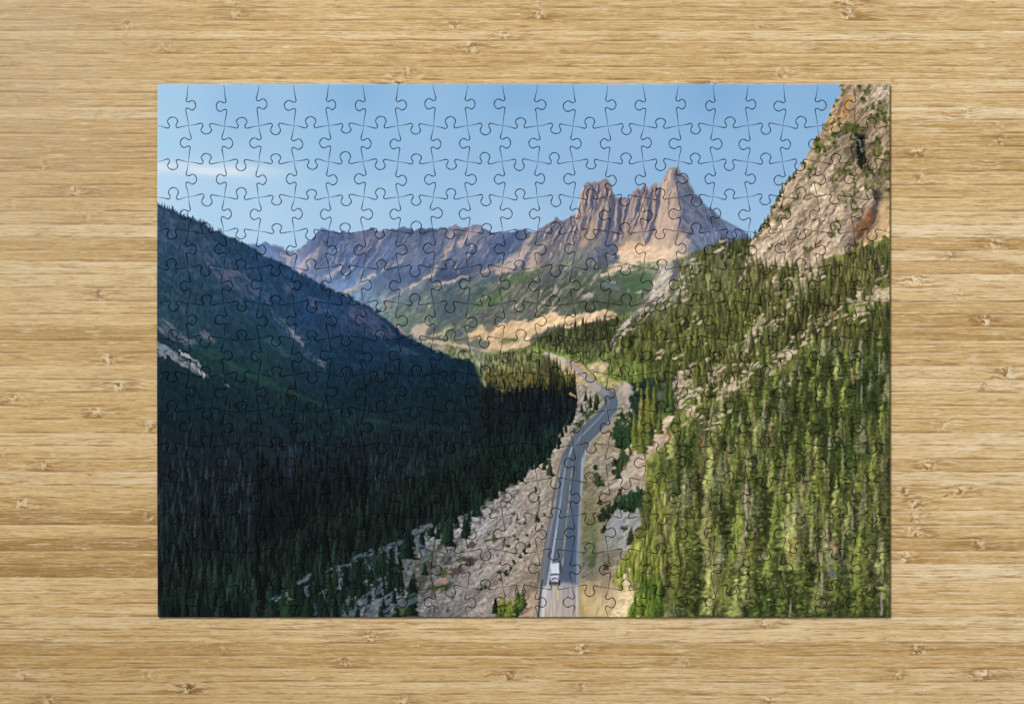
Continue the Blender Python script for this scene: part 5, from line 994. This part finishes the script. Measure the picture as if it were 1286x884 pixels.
def piece_data(i,j):
    P,G=outline(i,j)
    outer=inset(P,G)
    bw=np.where(G>0,BV*np.clip(G/.45,.15,1.3),1.1)
    inner=inset(outer,bw)
    x0,y0=inner.min(0); x1,y1=inner.max(0)
    gx,gy=np.meshgrid(np.arange(math.floor(x0),x1,GS),np.arange(math.floor(y0),y1,GS)); gx=gx.ravel(); gy=gy.ravel()
    core=inset(inner,np.full(len(inner),.55))
    m=inside_mask(core,gx,gy); gx=gx[m]; gy=gy[m]
    pts=[Vector((a,b)) for a,b in inner]+[Vector((a,b)) for a,b in zip(gx,gy)]
    n=len(inner)
    r=delaunay_2d_cdt(pts,[(k,(k+1)%n) for k in range(n)],[],1,1e-4)
    tv=np.array([(p.x,p.y) for p in r[0]]); tf=r[2]
    # map inner ring verts to output ids
    oid=[-1]*n
    for q,src in enumerate(r[3]):
        for s_ in src:
            if s_<n: oid[s_]=q
    dz=rj.uniform(-.00003,.00003); tx,ty=rj.uniform(-.0007,.0007,2); cx,cy=inner.mean(0)
    def z(x,y,h): return h+dz+tx*(x-cx)*U+ty*(y-cy)*U
    nv=len(tv); V=[(wx(a),wy(b),z(a,b,T)) for a,b in tv]
    F=[]
    for f in tf:
        a,b,c=[tv[q] for q in f]; ar=(b[0]-a[0])*(c[1]-a[1])-(b[1]-a[1])*(c[0]-a[0])
        F.append(tuple(f) if ar<0 else tuple(f[::-1]))
    C=sample(tv[:,0],tv[:,1])
    mid=(outer*.45+inner*.55); mi=nv; V+=[(wx(a),wy(b),z(a,b,T)-.00007) for a,b in mid]
    oi=nv+n; V+=[(wx(a),wy(b),z(a,b,T)-.00026) for a,b in outer]
    bi=nv+2*n; V+=[(wx(a),wy(b),.0) for a,b in P]
    C=np.concatenate([C,sample(mid[:,0],mid[:,1]),sample(outer[:,0],outer[:,1]),sample(outer[:,0],outer[:,1])])
    side=len(F); M=[0]*len(F)
    for q in range(n):
        w=(q+1)%n
        if oid[q]<0 or oid[w]<0: continue
        F.append((oid[q],oid[w],mi+w,mi+q)[::-1]); M.append(0)
        F.append((mi+q,mi+w,oi+w,oi+q)[::-1]); M.append(0)
        F.append((oi+q,oi+w,bi+w,bi+q)[::-1]); M.append(1)
    F.append(tuple(bi+q for q in range(n))); M.append(1)
    area=abs((P[:,0]*np.roll(P[:,1],-1)-P[:,1]*np.roll(P[:,0],-1)).sum())/2
    return V,F,C,M,area
def print_material():
    k=NT('printed_card'); c=k.attr('print','Color')
    tc=k.n.new('ShaderNodeTexCoord'); g=k.noise(tc.outputs['Object'],2600.,3,.65)
    c=k.mix(1.,c,k.mix(g,(.92,.92,.92,1),(1.06,1.06,1.06,1)),'MULTIPLY'); k.link(c,k.b.inputs['Base Color'])
    k.b.inputs['Roughness'].default_value=.5; k.b.inputs['Specular IOR Level'].default_value=.03
    bp=k.n.new('ShaderNodeBump'); bp.inputs['Strength'].default_value=.12; bp.inputs['Distance'].default_value=.0001
    k.link(k.noise(tc.outputs['Object'],1400.,2),bp.inputs['Height']); k.link(bp.outputs[0],k.b.inputs['Normal'])
    return k.m
def card_material():
    k=NT('grey_card_edge'); tc=k.n.new('ShaderNodeTexCoord'); g=k.noise(tc.outputs['Object'],900.,3)
    k.link(k.mix(g,rgb(46,42,40),rgb(70,64,60)),k.b.inputs['Base Color']); k.b.inputs['Roughness'].default_value=.9; k.b.inputs['Specular IOR Level'].default_value=.1
    return k.m
MP,MC=print_material(),card_material()
def build(name,parts,parent):
    V=[];F=[];C=[];M=[];o=0
    for v,f,c,m,a in parts:
        V+=v; F+=[tuple(q+o for q in g) for g in f]; C.append(c); M+=m; o+=len(v)
    me=bpy.data.meshes.new(name); me.from_pydata(V,[],F)
    ca=me.color_attributes.new('print','FLOAT_COLOR','POINT'); C=np.concatenate(C); C4=np.ones((len(C),4),f4); C4[:,:3]=C
    ca.data.foreach_set('color',C4.ravel())
    me.materials.append(MP); me.materials.append(MC); me.polygons.foreach_set('material_index',M); me.update()
    ob=bpy.data.objects.new(name,me); col.objects.link(ob); ob.parent=parent
    return ob
root=bpy.data.objects.new('jigsaw_puzzle',None); col.objects.link(root); root.empty_display_size=.05
tag(root,'assembled rectangular jigsaw puzzle with a mountain valley picture, lying on pale bamboo','jigsaw puzzle')
D={(i,j):piece_data(i,j) for j in range(NR) for i in range(NC)}
order=sorted(D,key=lambda q:-D[q][4])
for q in sorted(order[:100],key=lambda q:(q[1],q[0])):
    ob=build('puzzle_piece',[D[q]],root)
rest=build('puzzle_pieces',[D[q] for q in order[100:]],root); rest['kind']='stuff'
# the crumb lying on the board, bottom right
bm=bmesh.new(); bmesh.ops.create_icosphere(bm,subdivisions=2,radius=.00075)
rc=random.Random(3)
for v in bm.verts: v.co*=rc.uniform(.8,1.15)*.75; v.co.z*=.6
me=bpy.data.meshes.new('crumb'); bm.to_mesh(me); bm.free()
kc=NT('white_crumb'); kt=kc.n.new('ShaderNodeTexCoord'); kc.link(kc.mix(kc.noise(kt.outputs['Object'],3000.),rgb(228,222,210),rgb(250,248,242)),kc.b.inputs['Base Color']); me.materials.append(kc.m)
cb=bpy.data.objects.new('crumb',me); cb.location=(wx(1162.4),wy(867),.0004); col.objects.link(cb); tag(cb,'tiny white crumb on the bare bamboo below the puzzle','crumb')

# ---------------- light, world, camera
w=bpy.data.worlds.new('World'); scene.world=w; w.use_nodes=True
w.node_tree.nodes['Background'].inputs[0].default_value=(.95,.97,1,1); w.node_tree.nodes['Background'].inputs[1].default_value=.30
def area(loc,target,size,power,color):
    l=bpy.data.lights.new('softbox','AREA'); l.shape='RECTANGLE'; l.size=size[0]; l.size_y=size[1]; l.energy=power; l.color=color
    o=bpy.data.objects.new('softbox',l); col.objects.link(o); o.location=loc; o.rotation_euler=(Vector(target)-Vector(loc)).to_track_quat('-Z','Y').to_euler(); return o
area((-2.3,2.1,3.4),(.1,0,0),(1.5,1.5),AREA_W,(1,.985,.96))
cam=bpy.data.cameras.new('camera'); co=bpy.data.objects.new('camera',cam); col.objects.link(co)
CH=1.6; co.location=(0,0,CH+T); co.rotation_euler=(0,0,0)
cam.sensor_width=36.; cam.lens=36.*CH/(1286*U*FRM); cam.clip_start=.01; cam.clip_end=50
scene.camera=co
scene.view_settings.view_transform='Standard'; scene.view_settings.look='None'; scene.view_settings.exposure=0; scene.view_settings.gamma=1
scene.render.engine='CYCLES'
